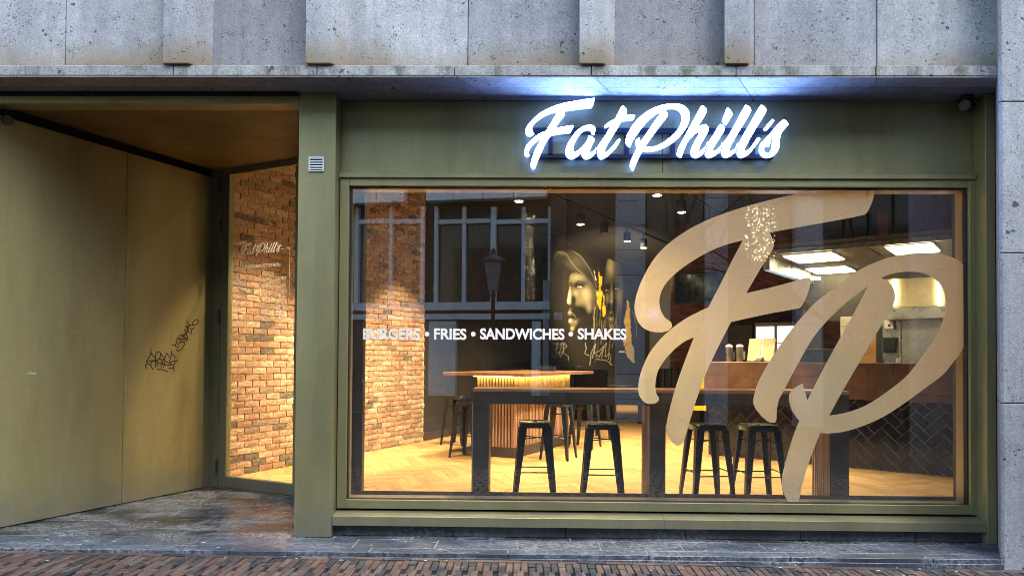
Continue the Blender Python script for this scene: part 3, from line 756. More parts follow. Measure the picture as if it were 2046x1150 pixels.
# graffiti tags: marker strokes on the second panel
M_ink = plain('black_marker_ink', (.008,.007,.006), .5)
def graffiti(strokes, label):
    b = MB()
    for s in strokes.split('/'):
        pts = []
        ctl = [tuple(float(q) for q in w.split(',')) for w in s.split()]
        for i in range(len(ctl)-1):
            p0,p1,p2,p3 = (np.array(ctl[max(0,min(len(ctl)-1,i+k))]) for k in (-1,0,1,2))
            for t in (0,.25,.5,.75):
                pts.append(.5*((2*p1)+(-p0+p2)*t+(2*p0-5*p1+4*p2-p3)*t*t+(-p0+3*p1-3*p2+p3)*t**3))
        pts.append(np.array(ctl[-1]))
        P3 = [Wp(280+x/8.846, 625+y/8.846, PA, wnrm)+wnrm*.0012 for x,y in pts]
        # flat ribbon on the panel
        wdt = .0052; L=[];R=[]
        for i,p in enumerate(P3):
            t = P3[min(i+1,len(P3)-1)]-P3[max(i-1,0)]; n = t.cross(wnrm)
            n = n.normalized() if n.length > 1e-7 else K
            L.append(p+n*wdt); R.append(p-n*wdt)
        m = len(P3); b.add(L+R, [(i,i+1,m+i+1,m+i) for i in range(m-1)])
    o = b.build('graffiti_tag', M_ink); tag(o, label, 'graffiti'); return o
graffiti("188,632 188,700 150,790 105,868 190,840 270,840/188,700 230,760 275,790/275,840 210,855 190,900 200,950 230,1000/190,925 140,900 95,920 95,960 122,978/268,960 268,850 272,740 310,685 355,700 350,790 320,815/272,780 290,860 320,945/355,700 400,760 435,815 330,815/350,790 300,860 410,910/370,830 370,970/435,815 450,760 465,705/465,705 500,750 525,785/440,820 390,850 400,890 420,890 440,840 430,900 410,960/440,840 500,880 570,912 420,915/548,655 555,710 600,760 638,795/555,710 540,790 520,865 600,845 668,838/640,845 600,900 585,985/500,980 560,970 585,985 605,1030/292,998 360,995 420,1008 490,1042",
         'lower left black marker graffiti tag underlined on the entrance wall')
graffiti("560,560 600,570 640,590 692,615/575,560 620,565 660,440 700,480 725,505 655,555/655,555 645,500/725,505 770,515 780,560 730,640 665,668 635,640/685,400 690,450 740,462 845,462 800,500 725,505/685,400 740,380 720,400 830,455/810,445 760,400 815,370 845,462/815,370 790,385 740,385/780,285 810,330 800,380/800,370 850,300 830,250 805,240 820,225 860,250/808,135 850,190 890,215 1000,200 1030,160 1020,120 980,120 930,160 925,190 960,210/890,215 850,250/850,250 830,320 880,340/880,260 905,300 900,385/905,300 960,245 925,290",
         'upper right black marker graffiti tag slanting up towards the glass door')

# ================================================================== DOOR
dr = empty('entrance_door', PB, 'tall glass entrance door in olive metal frame with opening hours lettering', 'door')
def DP(px,py,d=0): return Wp(px,py,PB+dn*d,dn)
def dbox(t0,t1,z0,z1,d0,d1): return MB().obox(PB+dd*t0+dn*d0+Vector((0,0,z0-ZS)), dd*(t1-t0), dn*(d1-d0), (0,0,z1-z0))
def tpx(px,py): return (DP(px,py)-PB).dot(dd)
t_l0, t_l1, t_g = tpx(421,700), tpx(437,700), tpx(453,700)
t_gr, t_r = tpx(586,700), tpx(586,700)+.07
zt0 = DP(456,349).z; zt1 = zt0+.10; zb0 = DP(456,952).z; zb1 = ZS+.015
dbox(t_l0-.02, t_l1, ZS+.004, zt1+.12, -.09, .0).build('jamb', M_brd, dr, .003, 1)
dbox(t_r+.004, t_r+.10, ZS+.004, zt1+.12, -.09, .0).build('jamb', M_brd, dr, .003, 1)
dbox(t_l1, t_r+.004, zt1+.006, zt1+.12, -.09, .0).build('head', M_brd, dr, .003, 1)
dbox(t_l1+.004, t_g, zb1, zt1, -.07, -.006).build('stile', M_brd, dr, .003, 1)
dbox(t_gr, t_r, zb1, zt1, -.07, -.006).build('stile', M_brd, dr, .003, 1)
dbox(t_g, t_gr, zb1, zb0, -.07, -.006).build('bottom_rail', M_brd, dr, .003, 1)
dbox(t_g, t_gr, zt0, zt1, -.07, -.006).build('top_rail', M_brd, dr, .003, 1)
dbox(t_g-.003, t_gr+.003, zb0-.003, zt0+.003, -.045, -.037).build('pane', M_glassd, dr)
dbox(t_l1, t_r, ZS+.001, ZS+.012, -.09, .0).build('threshold', M_brd, dr)
for zc in (DP(434,372).z, DP(434,453).z, DP(433,632).z, DP(430,930).z):
    p = PB+dd*(t_l1+.002)+dn*.012
    h = MB().tube([(p.x,p.y,zc-.075),(p.x,p.y,zc+.075)], .011, 10).build('hinge', M_hinge, dr)
# wall over and beside the door (metal cladding that closes the lobby)
dbox(t_l0-.06, t_r+.30, zt1+.122, 4.3, -.12, -.02).build('transom_panel', M_brd, dr)
te_=((-1.60-PB.x)/dd.x); ye_=(PB+dd*te_).y
dbox(t_r+.102, te_, ZS, 4.3, -.10, -.03).build('side_panel', M_brd, dr)
MB().box(-1.66,-1.60,.505,ye_+.05,ZS,4.3).build('side_panel', M_dkbrown, dr)
# door lettering
dl = empty('door_lettering', PB+dd*.5+dn*(-.036)+Vector((0,0,1)), "pale film lettering of the opening hours on the glass door", 'window decal')
def DL(px,py): return Wp(px,py,PB+dn*(-.036),dn)
M_dl = vinyl('pale_grey_film', (.93,.92,.92), .35, .0)
def dtext(s, px, py, py_top, px1=None, name='lettering'):
    p = DL(px,py); h = DL(px,py_top).z-p.z
    w = (DL(px1,py)-p).dot(dd) if px1 else None
    text_mesh(s, name, M_dl, (p, dd, ez), h, dl, .02, width=w, depth=0)
dtext('OPENINGSTIJDEN', 484, 536.5, 530, 560)
for k,(dday,tm) in enumerate((('MA','12:00  22:00'),('DI','12:00  21:00'),('WO','12:00  21:00'),('DO','12:00  21:00'),('VR','12:00  22:00'),('ZA','12:00  22:00'),('ZO','12:00  22:00'))):
    y = 563.5+k*13.2
    dtext(dday, 472, y, y-7); 
    dtext(tm.split()[0], 518, y-2.0-k*.1, y-9.2-k*.1, 541); dtext(tm.split()[1], 548, y-3.4-k*.1, y-10.6-k*.1, 571)
bfr = MB(); wv = .004
def dline(p,q):
    p,q = DL(*p),DL(*q); t=(q-p).normalized(); n=t.cross(dn)*wv/2
    bfr.add([p-n,q-n,q+n,p+n],[(0,1,2,3)])
dline((466,503.5),(479,502)); dline((466,503.5),(464.5,653)); dline((464.5,653),(577,655.5)); dline((579,495),(577,655.5)); dline((562,497),(579,495))
bfr.build('border_line', M_dl, dl)
# small script logo: the sign's own letter outlines, narrowed on to the door
bl2 = MB()
p00 = DL(481,514); pxx = DL(561,508); pyy = DL(481,486)
for loops in LOGO2D:
    def plc(x,y):
        a = (x-1046)/(1576-1046); b2 = (340-y)/(340-194); return p00+(pxx-p00)*a+Vector((0,0,1))*(pyy.z-p00.z)*b2
    f_, bd = slab_from(loops, plc, -dn*.0005); bl2.add(f_.v, f_.f)
bl2.build('script_logo', M_dl, dl)

# ================================================================== INTERIOR SHELL
BA = Wz(455,953,ZF); BB = Wz(846,880,ZF)
bd_ = BB-BA; bd_.z=0; blen = bd_.length; bd_.normalize(); bn = Vector((bd_.y,-bd_.x,0))
ZCL = 4.35
shell = empty('shop_walls', (2,8,0), kind='structure')
def bwall(t0,t1,z0,z1,d0,d1): return MB().obox(BA+bd_*t0+bn*d0+Vector((0,0,z0-ZF)), bd_*(t1-t0), bn*(d1-d0), (0,0,z1-z0))
tEND = 18.4
bwall(blen+.004, tEND, ZF, ZCL, -.2, -.02).build('charcoal_wall', M_wallblk, shell)
bwall(blen+.004, tEND, ZF, ZF+.13, -.0195, -.004).build('skirting', M_dkbrown, shell, .002, 1)
farc = BA+bd_*tEND
MB().obox((farc.x-.3,farc.y,ZF),(12*U.x,12*U.y,0),(.2*V.x,.2*V.y,0),(0,0,ZCL-ZF)).build('far_wall', M_wallblk, shell)
MB().box(6.9,7.1,.4,16,ZF,ZCL).build('right_wall', M_wallblk, shell)
MB().box(gx1+.06,7.0,.4,.5,ZF,ZCL).build('front_wall', M_wallblk, shell)
MB().box(-1.4,7.0,.37,.44,gz1+.09,ZCL).build('front_wall', M_wallblk, shell)
cl = MB().prism([(-5.5,.3),(7.1,.3),(12,20),(6,26),(-5,14)], ZCL, ZCL+.1).build('shop_ceiling', M_ceil); tag(cl, kind='structure')
# dark lining column at the left of the window
lc = MB().box(X(640,700,.42), X(726,700,.42), .41, .50, ZF, ZCL).build('lining_column', M_dkbrown, shell)

# oak herringbone floor
sfl = empty('shop_floor', (1,5,ZF), kind='structure')
_a=PB-dn*.02; _t=(.31-_a.y)/dd.y; _b=_a+dd*min(_t,1.9); _c=BA+bd_*13.6
MB().prism([(_a.x,_a.y),(_b.x,_b.y),(_b.x+.02,.32),(6.9,.32),(6.9,16),(3.2,18),(_c.x,_c.y),(BA.x-.05,BA.y)], ZF-.1, ZF-.006).build('floor_base', M_oak, sfl)
PL, PW = .62, .124
plk = MB().box(-PL/2+.0008,PL/2-.0008,-PW/2+.0008,PW/2-.0008,-.008,0).mesh('plank', M_oak, .0012, 1)
a0 = -TH+math.radians(45); e1 = Vector((math.cos(a0),math.sin(a0),0)); e2 = Vector((-e1.y,e1.x,0))
cand = []
for i in range(-90,90):
    for j in range(-40,40):
        # herringbone lattice: step (PW,PW) along the zig-zag, (PL,-PL) across
        base = e1*(i*PW + j*PL) + e2*(i*PW - j*PL) + Vector((1.0,4.0,0))
        for c,ang in ((base+e1*(PL/2)+e2*(PW/2), a0), (base+e2*(PL/2+PW)+e1*(PW/2)-e1*0, a0+math.pi/2)):
            if not (-4 < c.x < 6.7 and .45 < c.y < 13): continue
            tt = (c-BA); 
            if tt.dot(bn) < .02 or ((c-PB).dot(dn) > -.34 and c.x < _b.x+.3): continue
            q = proj((c.x,c.y,ZF))
            s_ = 0
            if q and ((690 < q[0] < 1940 and 700 < q[1] < 1010) or (450 < q[0] < 590 and 900<q[1]<980)): s_ = 1/q[2]**2
            cand.append((s_, c, ang))
cand.sort(key=lambda t:-t[0])
rest = MB()
for k,(s_,c,ang) in enumerate(cand):
    if k < 295 and s_ > 0:
        link_mesh('plank', plk, sfl, (c.x-1,c.y-5,random.uniform(-.0004,.0004)), ang+(math.pi if random.random()<.5 else 0))
    elif c.y < 11:
        a,b2 = Vector((math.cos(ang),math.sin(ang),0)), Vector((-math.sin(ang),math.cos(ang),0))
        oo = c-a*(PL/2-.0008)-b2*(PW/2-.0008)
        rest.obox((oo.x,oo.y,ZF-.008), a*(PL-.0016), b2*(PW-.0016), (0,0,.008))
o = rest.build('plank_field', M_oak, sfl); o['kind']='stuff'

# interior brick wall on the left
bw = empty('brick_wall', BA, 'rough orange brick wall lit from above along the left of the restaurant', 'wall')
bwall(-.15, blen, ZF, ZCL, -.2, -.006).build('mortar_bed', M_mortar, bw)
bms = []
for k in range(5):
    L,H,D_ = .206,.064,.010
    b = MB(); nx,nz = 4,2; vs=[]
    for j in range(nz+1):
        for i in range(nx+1):
            edge = i in (0,nx) or j in (0,nz)
            vs.append((-L/2+L*i/nx+(random.uniform(-.003,.003) if edge else random.uniform(-.008,.008)), D_*(.72 if edge else 1)+random.uniform(-.004,.004), -H/2+H*j/nz+random.uniform(-.003,.003)))
    fs=[]
    for j in range(nz):
        for i in range(nx):
            q=(j*(nx+1)+i,j*(nx+1)+i+1,(j+1)*(nx+1)+i+1,(j+1)*(nx+1)+i); fs.append(q[::-1])
    ring=[i for i in range(nx+1)]+[j*(nx+1)+nx for j in range(1,nz+1)]+[nz*(nx+1)+i for i in range(nx-1,-1,-1)]+[j*(nx+1) for j in range(nz-1,0,-1)]
    bk=[(vs[i][0],-.006,vs[i][2]) for i in ring]; n0=len(vs); vs+=bk
    m=len(ring)
    for a in range(m): fs.append((ring[a],ring[(a+1)%m],n0+(a+1)%m,n0+a))
    b.add(vs,fs); bms.append(b)
bmesh_ = [b.mesh('brick', M_brick) for b in bms]
for me in bmesh_:
    me.shade_flat()
brk=[]
nrow = int((ZCL-ZF)/.0765)
for r in range(nrow):
    z = ZF+.040+r*.0765
    t = -.1+(.109 if r%2 else 0)
    while t < blen+.08:
        if t+.1 < blen+.1:
            c = BA+bd_*min(t,blen-.1)+Vector((0,0,z-ZF)); q=proj(c); s_=0
            if q and ((452<q[0]<590 and 328<q[1]<985) or (722<q[0]<850 and 372<q[1]<920)): s_=1/q[2]**2
            brk.append((s_,t,z,r))
        t += .218
brk.sort(key=lambda a:-a[0])
angb = math.atan2(bd_.y,bd_.x); rest=MB()
# brick mesh local: x along wall, +y out of the wall => rotate so that +y = bn
def brick_world(v,t,z,s=1):
    return BA+bd_*(t+v[0]*s)+bn*v[1]+Vector((0,0,z-ZF+v[2]))
for k,(s_,t,z,r) in enumerate(brk):
    if t > blen-.105: t = blen-.105
    t += random.uniform(-.004,.004)
    if k < 298 and s_>0:
        o = link_mesh('brick', bmesh_[random.randrange(5)], bw, Vector((bd_.x*t,bd_.y*t,z-ZF)), angb+math.pi)   # +y -> bn
    else:
        b = bms[random.randrange(5)]
        rest.add([brick_world(v,t,z) for v in b.v],[f[::-1] for f in b.f])
o = rest.build('brick_field', M_brick, bw); o['kind']='stuff'

# mural on the charcoal wall
mp0, mp1 = 1092, 1302
mu_n = bn; mu_P = BA+bn*(-.012)
nx_, ny_ = 210, 264
gx = np.linspace(mp0,mp1,nx_); gy = np.linspace(488,752,ny_)
GX,GY = np.meshgrid(gx,gy); zx=(GX-1080)*4.26; zy=(GY-480)*4.26       # local drawing units
img = np.zeros((ny_,nx_,3)); img[:] = (.016,.0135,.010)
img += (RNG.random((ny_,nx_,1))-.5)*.004
def inpoly(P):
    P=np.array(P,float); ins=np.zeros(zx.shape,bool); n=len(P); dmin=np.full(zx.shape,1e9)
    for i in range(n):
        a,b=P[i],P[(i+1)%n]
        cond=((a[1]>zy)!=(b[1]>zy))&(zx<(b[0]-a[0])*(zy-a[1])/(b[1]-a[1]+1e-9)+a[0]); ins^=cond
        ab=b-a; t=np.clip(((zx-a[0])*ab[0]+(zy-a[1])*ab[1])/(ab@ab+1e-9),0,1)
        dmin=np.minimum(dmin,np.hypot(zx-a[0]-t*ab[0],zy-a[1]-t*ab[1]))
    return np.where(ins,1,-1)*dmin
def blend(mask,col):
    global img
    m=np.clip(mask,0,1)[...,None]; c=np.array(col); c=c if c.ndim==3 else c[None,None,:]
    img=img*(1-m)+c*m
def gau(x,y,rx,ry,ang=0):
    c,s=math.cos(ang),math.sin(ang); dx,dy=zx-x,zy-y; a=(dx*c+dy*s)/rx; b=(-dx*s+dy*c)/ry; return np.exp(-(a*a+b*b))
def stroke(pts,w,col,op=1):
    P=np.array(pts,float); d=np.full(zx.shape,1e9)
    for a,b in zip(P[:-1],P[1:]):
        ab=b-a; t=np.clip(((zx-a[0])*ab[0]+(zy-a[1])*ab[1])/(ab@ab+1e-9),0,1); d=np.minimum(d,np.hypot(zx-a[0]-t*ab[0],zy-a[1]-t*ab[1]))
    blend(np.clip((w-d)/2.5+.5,0,1)*op,col)
gold=np.array((.95,.83,.50))
def sm(P):
    return smooth_closed([tuple(p) for p in P],5)
def fbm(sc,seed):
    r=np.random.default_rng(seed); n=(int(ny_/sc)+3,int(nx_/sc)+3); a=r.normal(size=n)
    yy=np.arange(ny_)/sc; xx=np.arange(nx_)/sc; y0=yy.astype(int); x0=xx.astype(int); fy=(yy-y0)[:,None]; fx=(xx-x0)[None,:]
    fy=fy*fy*(3-2*fy); fx=fx*fx*(3-2*fx); g=lambda i,j:a[np.ix_(y0+i,x0+j)]
    return (g(0,0)*(1-fy)+g(1,0)*fy)*(1-fx)+(g(0,1)*(1-fy)+g(1,1)*fy)*fx
rough=fbm(9,1)*.5+fbm(4,2)*.3+fbm(2,3)*.2
def eye(cx,cy,w,h,dirx=0):
    blend(inpoly(sm([(cx-w,cy+1),(cx-w*.3,cy-h),(cx+w*.5,cy-h*.8),(cx+w,cy+2),(cx+w*.3,cy+h*.7),(cx-w*.4,cy+h*.7)]))/2+.5,gold*.62)
    blend(inpoly(sm([(cx+dirx-h*.8,cy-1),(cx+dirx,cy-h*.95),(cx+dirx+h*.8,cy-1),(cx+dirx,cy+h*.8)]))/2+.5,(.012,.010,.008))
    blend(gau(cx+dirx-2,cy-h*.35,2.2,2.2),(.95,.92,.8))
    stroke([(cx-w*1.05,cy+1),(cx-w*.3,cy-h*1.15),(cx+w*.5,cy-h),(cx+w*1.1,cy+3)],2.2,(.010,.008,.006),.95)
    stroke([(cx-w,cy-h*1.2),(cx-w*.2,cy-h*2.1),(cx+w*.6,cy-h*1.9),(cx+w*1.2,cy-h*.8)],1.6,gold*.05,.7)
# first painted head in a cap, turned to the side
face=inpoly(sm([(262,285),(245,335),(238,362),(245,395),(240,430),(231,478),(225,518),(235,545),(252,552),(243,588),(232,618),(238,640),(250,654),(237,680),(240,705),(256,722),(252,748),(268,785),(312,800),(370,760),(432,680),(470,570),(482,450),(478,370),(410,300),(330,268)]))
tone=.075+.42*gau(243,478,13,62,.08)+.40*gau(238,520,15,17)+.34*gau(392,452,46,62,-.25)+.20*gau(415,575,24,75,-.2)+.17*gau(318,318,60,30)+.16*gau(300,450,24,30)
tone+=.30*gau(249,612,11,15)+.60*gau(252,684,14,13)+.34*gau(276,752,22,22)+.16*gau(300,705,22,26)+.10*gau(350,520,50,40)
tone-=.20*gau(335,385,42,20)+.12*gau(254,392,14,22)+.15*gau(282,508,16,40)+.17*gau(330,610,60,48)+.10*gau(262,648,22,5)+.12*gau(262,560,22,8)+.10*gau(440,690,50,80)
tone=tone*(1+.10*rough)
blend(face/9+.5, gold[None,None,:]*np.clip(tone,.010,1)[...,None])
blend((inpoly(sm([(262,790),(300,700),(360,640),(430,600),(465,560),(450,680),(390,780),(320,860),(270,850)]))/28+.5)*.75,(.016,.013,.009))
blend(gau(240,545,5,6)*.9,(.008,.006,.005)); blend(gau(268,545,10,7)*.85,(.010,.008,.006))
stroke([(280,505),(290,530),(284,550),(268,556)],2.2,gold*.03,.8)
stroke([(232,622),(250,610),(272,618),(300,650)],2,gold*.42,.55); stroke([(240,652),(262,656),(285,662),(304,672)],3.4,(.008,.006,.005),.95); stroke([(246,724),(275,728),(296,712)],2.5,gold*.03,.8)
eye(334,396,23,9,-6); eye(250,398,9,8,-3)
stroke([(296,362),(325,346),(358,352),(382,368)],5,(.012,.010,.007),.85); stroke([(240,366),(254,358),(266,366)],4,(.012,.010,.007),.85)
stroke([(312,414),(335,420),(358,412)],1.6,gold*.35,.5)
cap=inpoly(sm([(118,150),(150,100),(205,80),(275,92),(360,150),(440,250),(488,360),(476,420),(440,360),(370,300),(300,270),(240,235),(180,190),(140,185)]))
blend(cap/6+.5,np.array((.030,.026,.018))[None,None,:]*(1+.9*gau(330,180,90,60)[...,None]))
for p in ([(112,152),(150,98),(190,98),(225,125),(262,185),(310,245),(382,300)],[(275,92),(345,135),(405,225),(450,310),(478,400)]): stroke(p,2.2,(.30,.255,.14),.75)
blend(gau(175,110,40,14,.2)*.5,(.25,.21,.12))
ear=inpoly(sm([(452,440),(472,420),(489,440),(490,490),(478,560),(460,606),(449,560)])); blend(ear/5+.5,gold[None,None,:]*(.10+.35*gau(480,460,10,40)+.25*gau(462,580,10,22))[...,None]); stroke([(468,450),(478,490),(466,545),(458,575)],2.5,(.015,.012,.008),.9)
for q in range(16): blend(gau(456+RNG.normal()*5,608+q*8,4,5)*.8,gold*(.25+.5*RNG.random()))
# second painted head, front view, half in shade
f2=inpoly(sm([(612,92),(575,150),(556,230),(548,320),(545,420),(552,520),(566,620),(582,700),(600,760),(626,785),(655,755),(682,660),(700,540),(706,420),(698,300),(672,180),(640,110)]))
tone=.055+.40*gau(598,220,32,80)+.30*gau(604,470,12,66)+.26*gau(603,520,13,12)+.24*gau(672,470,24,74)+.22*gau(570,495,12,44)+.30*gau(602,742,20,26)+.55*gau(600,668,18,13)+.22*gau(600,612,14,10)
tone-=.16*gau(567,415,22,26)+.17*gau(648,405,28,24)+.16*gau(632,560,14,60)+.10*gau(640,640,26,50)+.10*gau(580,560,10,40)
blend(f2/10+.5, gold[None,None,:]*np.clip(tone*(1+.12*rough),.010,1)[...,None])
blend(gau(592,540,5,6)*.9,(.008,.006,.005)); blend(gau(616,541,6,6)*.9,(.008,.006,.005))
eye(566,424,15,9,2); eye(648,412,19,9,-3)
stroke([(546,392),(562,376),(586,386)],5,(.010,.008,.006),.9); stroke([(626,380),(648,362),(680,376)],5,(.010,.008,.006),.9)
stroke([(572,640),(590,636),(604,642),(630,636)],4,(.008,.006,.005),.95); stroke([(575,692),(600,702),(626,690)],3,gold*.03,.85)
blend((inpoly(sm([(472,600),(520,590),(556,640),(575,780),(500,830),(478,720)]))/22+.5)*.8,(.022,.018,.012))
for k in range(24):
    xx=452+k*10+RNG.normal()*6; y0=RNG.uniform(560,760); L=RNG.uniform(120,300); stroke([(xx,y0),(xx-6+RNG.normal()*5,y0+L*.5),(xx-22+RNG.normal()*10,y0+L)],1.2+RNG.random()*2.6,gold*(.10+.40*RNG.random()**2),.6)
# paint splashes
for P in ([(497,238),(505,300),(526,312),(527,400),(522,480),(508,585),(488,560),(484,450),(492,330)],[(537,458),(550,475),(549,560),(544,640),(534,650),(527,590)],[(740,515),(756,560),(768,620),(764,720),(772,830),(786,930),(800,1000),(770,950),(745,985),(716,900),(700,852),(732,828),(726,760),(716,690),(732,600)]):
    m=inpoly(sm(P))+rough*9; blend(m/3+.5,np.array((.80,.54,.03))[None,None,:]*(1+.25*rough[...,None]))
blend((inpoly(sm([(735,890),(775,870),(800,1040),(770,1020),(745,990)]))+rough*10)/5+.5,(.60,.53,.34))
blend((inpoly([(455,255),(468,290),(478,345),(462,330)])+rough*3)/3+.5,(.7,.68,.6))
# scribbled white marker on the lower wall
for p in ([(80,860),(140,880),(130,960)],[(100,890),(150,870),(150,910),(110,930),(160,960)],[(165,890),(185,870),(160,960),(170,990),(200,930)],[(190,950),(200,870),(225,900),(200,920)],[(90,950),(120,1000),(150,950),(200,960),(240,990),(235,1020)],[(440,1000),(470,880),(455,960),(500,940),(540,900),(520,1000)],[(470,970),(500,990),(560,870),(550,990),(590,960),(575,1010)],[(480,1010),(560,1020),(610,1060),(590,1050),(600,980)],[(780,600),(800,660),(815,720),(818,820)],[(800,620),(830,700)],[(380,870),(390,920),(375,960),(410,980)],[(420,1060),(430,960),(460,890)]): stroke(p,2.6,(.42,.40,.32),.9)
stroke([(672,946),(714,946)],5,(.8,.78,.7))
b=MB(); vs=[Wp(x,y,mu_P,mu_n) for y in gy for x in gx]
b.add(vs,[(j*nx_+i,(j+1)*nx_+i,(j+1)*nx_+i+1,j*nx_+i+1) for j in range(ny_-1) for i in range(nx_-1)])
M_mural,nt,bb=new_mat('painted_mural'); at=nt.nodes.new('ShaderNodeVertexColor'); at.layer_name='paint'; nt.links.new(at.outputs[0],bb.inputs['Base Color']); bb.inputs['Roughness'].default_value=.5
mo=b.build('wall_mural',M_mural); tag(mo,'painted mural of two gold toned heads with yellow paint splashes on the charcoal wall','mural')
ca=mo.data.color_attributes.new('paint','FLOAT_COLOR','POINT'); ca.data.foreach_set('color',np.concatenate([np.clip(img,0,1),np.ones((ny_,nx_,1))],2).reshape(-1).astype(np.float32))

# brick partition at the back with a switched off screen
RB = Wz(1338,790,ZF); RB = EYE+(RB-EYE)*1.0
D_ = 15.2; RB = Vector(((1338-1045)/F*D_, EYE.y+D_, ZF))
rb = empty('back_brick_wall', RB, 'dark red brick wall at the back behind the counter', 'wall')
def rbox(t0,t1,z0,z1,d0,d1): return MB().obox(RB+U*t0-V*d1+Vector((0,0,z0-ZF)), U*(t1-t0), V*(d1-d0), (0,0,z1-z0))
rbox(0,6.2,ZF,ZCL,-.2,0).build('mortar_bed', M_rmortar, rb)
b=MB()
for r in range(int((ZCL-ZF)/.072)):
    t=(.11 if r%2 else 0)
    while t<6.0:
        w=min(.208,6.19-t); oo=RB+U*t-V*.012+Vector((0,0,.008+r*.072)); b.obox(oo,U*w,V*.012,(0,0,.062)); t+=.22
o=b.build('brick_courses',M_rbrick,rb); o['kind']='stuff'
def onRB(px,py,d=0): return Wp(px,py,RB-V*d,V)
def rb_panel(name,x0,x1,y0,y1,d,mat,label,cat,thick=.05,frame=None):
    a=onRB(x0,(y0+y1)/2,d); c=onRB(x1,(y0+y1)/2,d); zt=onRB((x0+x1)/2,y0,d).z; zb=onRB((x0+x1)/2,y1,d).z
    e=empty(name,Vector((a.x,a.y,zb)),label,cat); w=(c-a).dot(U)
    MB().obox((a.x,a.y,zb),U*w,V*thick,(0,0,zt-zb)).build('casing',frame or M_plastic,e,.004,1)
    MB().obox(Vector((a.x,a.y,zb))+U*.02-V*.003+Vector((0,0,.02)),U*(w-.04),V*.0025,(0,0,zt-zb-.04)).build('screen',mat,e)
    return e
rb_panel('black_cabinet',1452,1503,648,760,.6,M_wallblk,'tall black cabinet between the counter cups and the drinks fridge','cabinet',thick=.5,frame=M_wallblk)
rb_panel('wall_screen',1348,1442,545,605,.07,M_screen,'black switched off screen on the dark red brick wall','television')

# ================================================================== COMMUNAL TABLE AT THE WINDOW
yt0, yt1 = .42, .80
ZTB = Zp(1300,778,yt0)
tb = empty('communal_table', W(1320,1000,yt0), 'long high dark brown communal table standing close behind the window', 'table')
tx0, tx1 = X(945,790,yt0), X(1697,790,yt0)
MB().box(tx0,tx1,yt0,yt1,ZTB-.028,ZTB).build('tabletop', M_top, tb, .002, 1)
za = Zp(1300,809,yt0)
MB().box(tx0,tx1,yt0+.002,yt0+.03,za,ZTB-.029).build('apron', M_dkbrown, tb, .002, 1)
MB().box(tx0,tx1,yt1-.03,yt1-.002,za,ZTB-.029).build('apron', M_dkbrown, tb, .002, 1)
for a,b_ in ((945,976.5),(1299,1330),(1660,1697)):
    x0,x1 = X(a,900,yt0),X(b_,900,yt0)
    lg_ = MB().box(x0,x1,yt0+.001,yt1-.001,ZF,za-.001).build('leg', M_dkbrown, tb, .002, 1)
    n = 9
    for k in range(n):
        y0 = yt0+.012+k*(yt1-yt0-.02)/n
        MB().box(x0-.012,x0-.0005,y0,y0+.022,ZF+.005,za-.006).build('slat', M_slat, lg_)

# ================================================================== BAR STOOLS
def make_stool():
    root = empty('bar_stool',(0,0,0))
    H=.76; a=.138
    b=MB(); c=.035
    def ring(h,z,r):
        pts=[]
        for sx,sy,q0 in ((1,1,0),(-1,1,90),(-1,-1,180),(1,-1,270)):
            for q in (0,30,60,90): pts.append((sx*(h-r)+r*math.cos(rad(q0+q)), sy*(h-r)+r*math.sin(rad(q0+q)), z))
        return pts
    R=[ring(a+.012,H-.055,.03),ring(a+.004,H-.012,.04),ring(a,H-.002,.04),ring(a-.01,H,.035),ring(a-.022,H-.006,.03)]
    vs=[v for r in R for v in r]; n=16; fs=[]
    for i in range(len(R)-1):
        for k in range(n): fs.append((i*n+k,i*n+(k+1)%n,(i+1)*n+(k+1)%n,(i+1)*n+k))
    b.add(vs,fs,True); b.add(R[-1],[tuple(range(n))]); b.add(R[0],[tuple(range(n))[::-1]])
    seat=b.build('seat',M_stool,root,local=False)
    MB().tube([(-.02,0,H-.0058),(.02,0,H-.0058)],.006,8).build('grip_slot',M_gap,seat,local=False)
    for sx in (-1,1):
        for sy in (-1,1):
            # sheet metal leg: tapering angle section, wide at the top, splayed
            def sec(t,z):
                o_=a+.010+(.203-a-.010)*t; w=.072-.038*t; th=.006
                px,py=sx*o_,sy*o_
                return [(px,py,z),(px-sx*w,py,z),(px-sx*w,py-sy*th,z),(px-sx*(w*.32),py-sy*(w*.32),z),(px-sx*th,py-sy*w,z),(px,py-sy*w,z)]
            m=MB(); b0=sec(1,.012); b1=sec(0,H-.04)
            if sx*sy<0: b0=b0[::-1]; b1=b1[::-1]
            m.hull(b0[::-1] if False else b0,b1)
            lg=m.build('leg',M_stool,root,local=False)
            MB().tube([(sx*.191,sy*.191,0),(sx*.193,sy*.193,.02)],.014,8).build('rubber_foot',M_rubber,lg,local=False)
    def rail(p,q,r=.006): MB().tube([p,q],r,8).build('foot_rail',M_stool,root,local=False)
    z=.30; o_=a+.010+(.203-a-.010)*(1-z/H)-.012
    for s_ in (-1,1):
        rail((-o_,s_*o_,z),(o_,s_*o_,z)); rail((s_*o_,-o_,z+.03),(s_*o_,o_,z+.03))
    z=.60; o_=a-.0
    m=MB(); m.tube([(-o_,-o_,z),(o_,o_,z)],.005,6); m.tube([(-o_,o_,z+.008),(o_,-o_,z+.008)],.005,6); m.build('cross_brace',M_stool,root,local=False)
    return root
stool=make_stool()
def floor_at(px,py): return Wz(px,py,ZF)
places=[]
for px,yy,rz,lab in ((1068,1.12,2,'leftmost black metal stool behind the communal table, its seat catching warm light'),
                     (1203,1.02,-3,'black metal stool just left of the middle leg of the communal table'),
                     (1412,1.0,7,'black metal stool just right of the beige letter F behind the table'),
                     (1515,.98,4,'rightmost black metal stool, below the beige letter P stem')):
    places.append((Vector((X(px,860,yy),yy,ZF)),rz,lab))
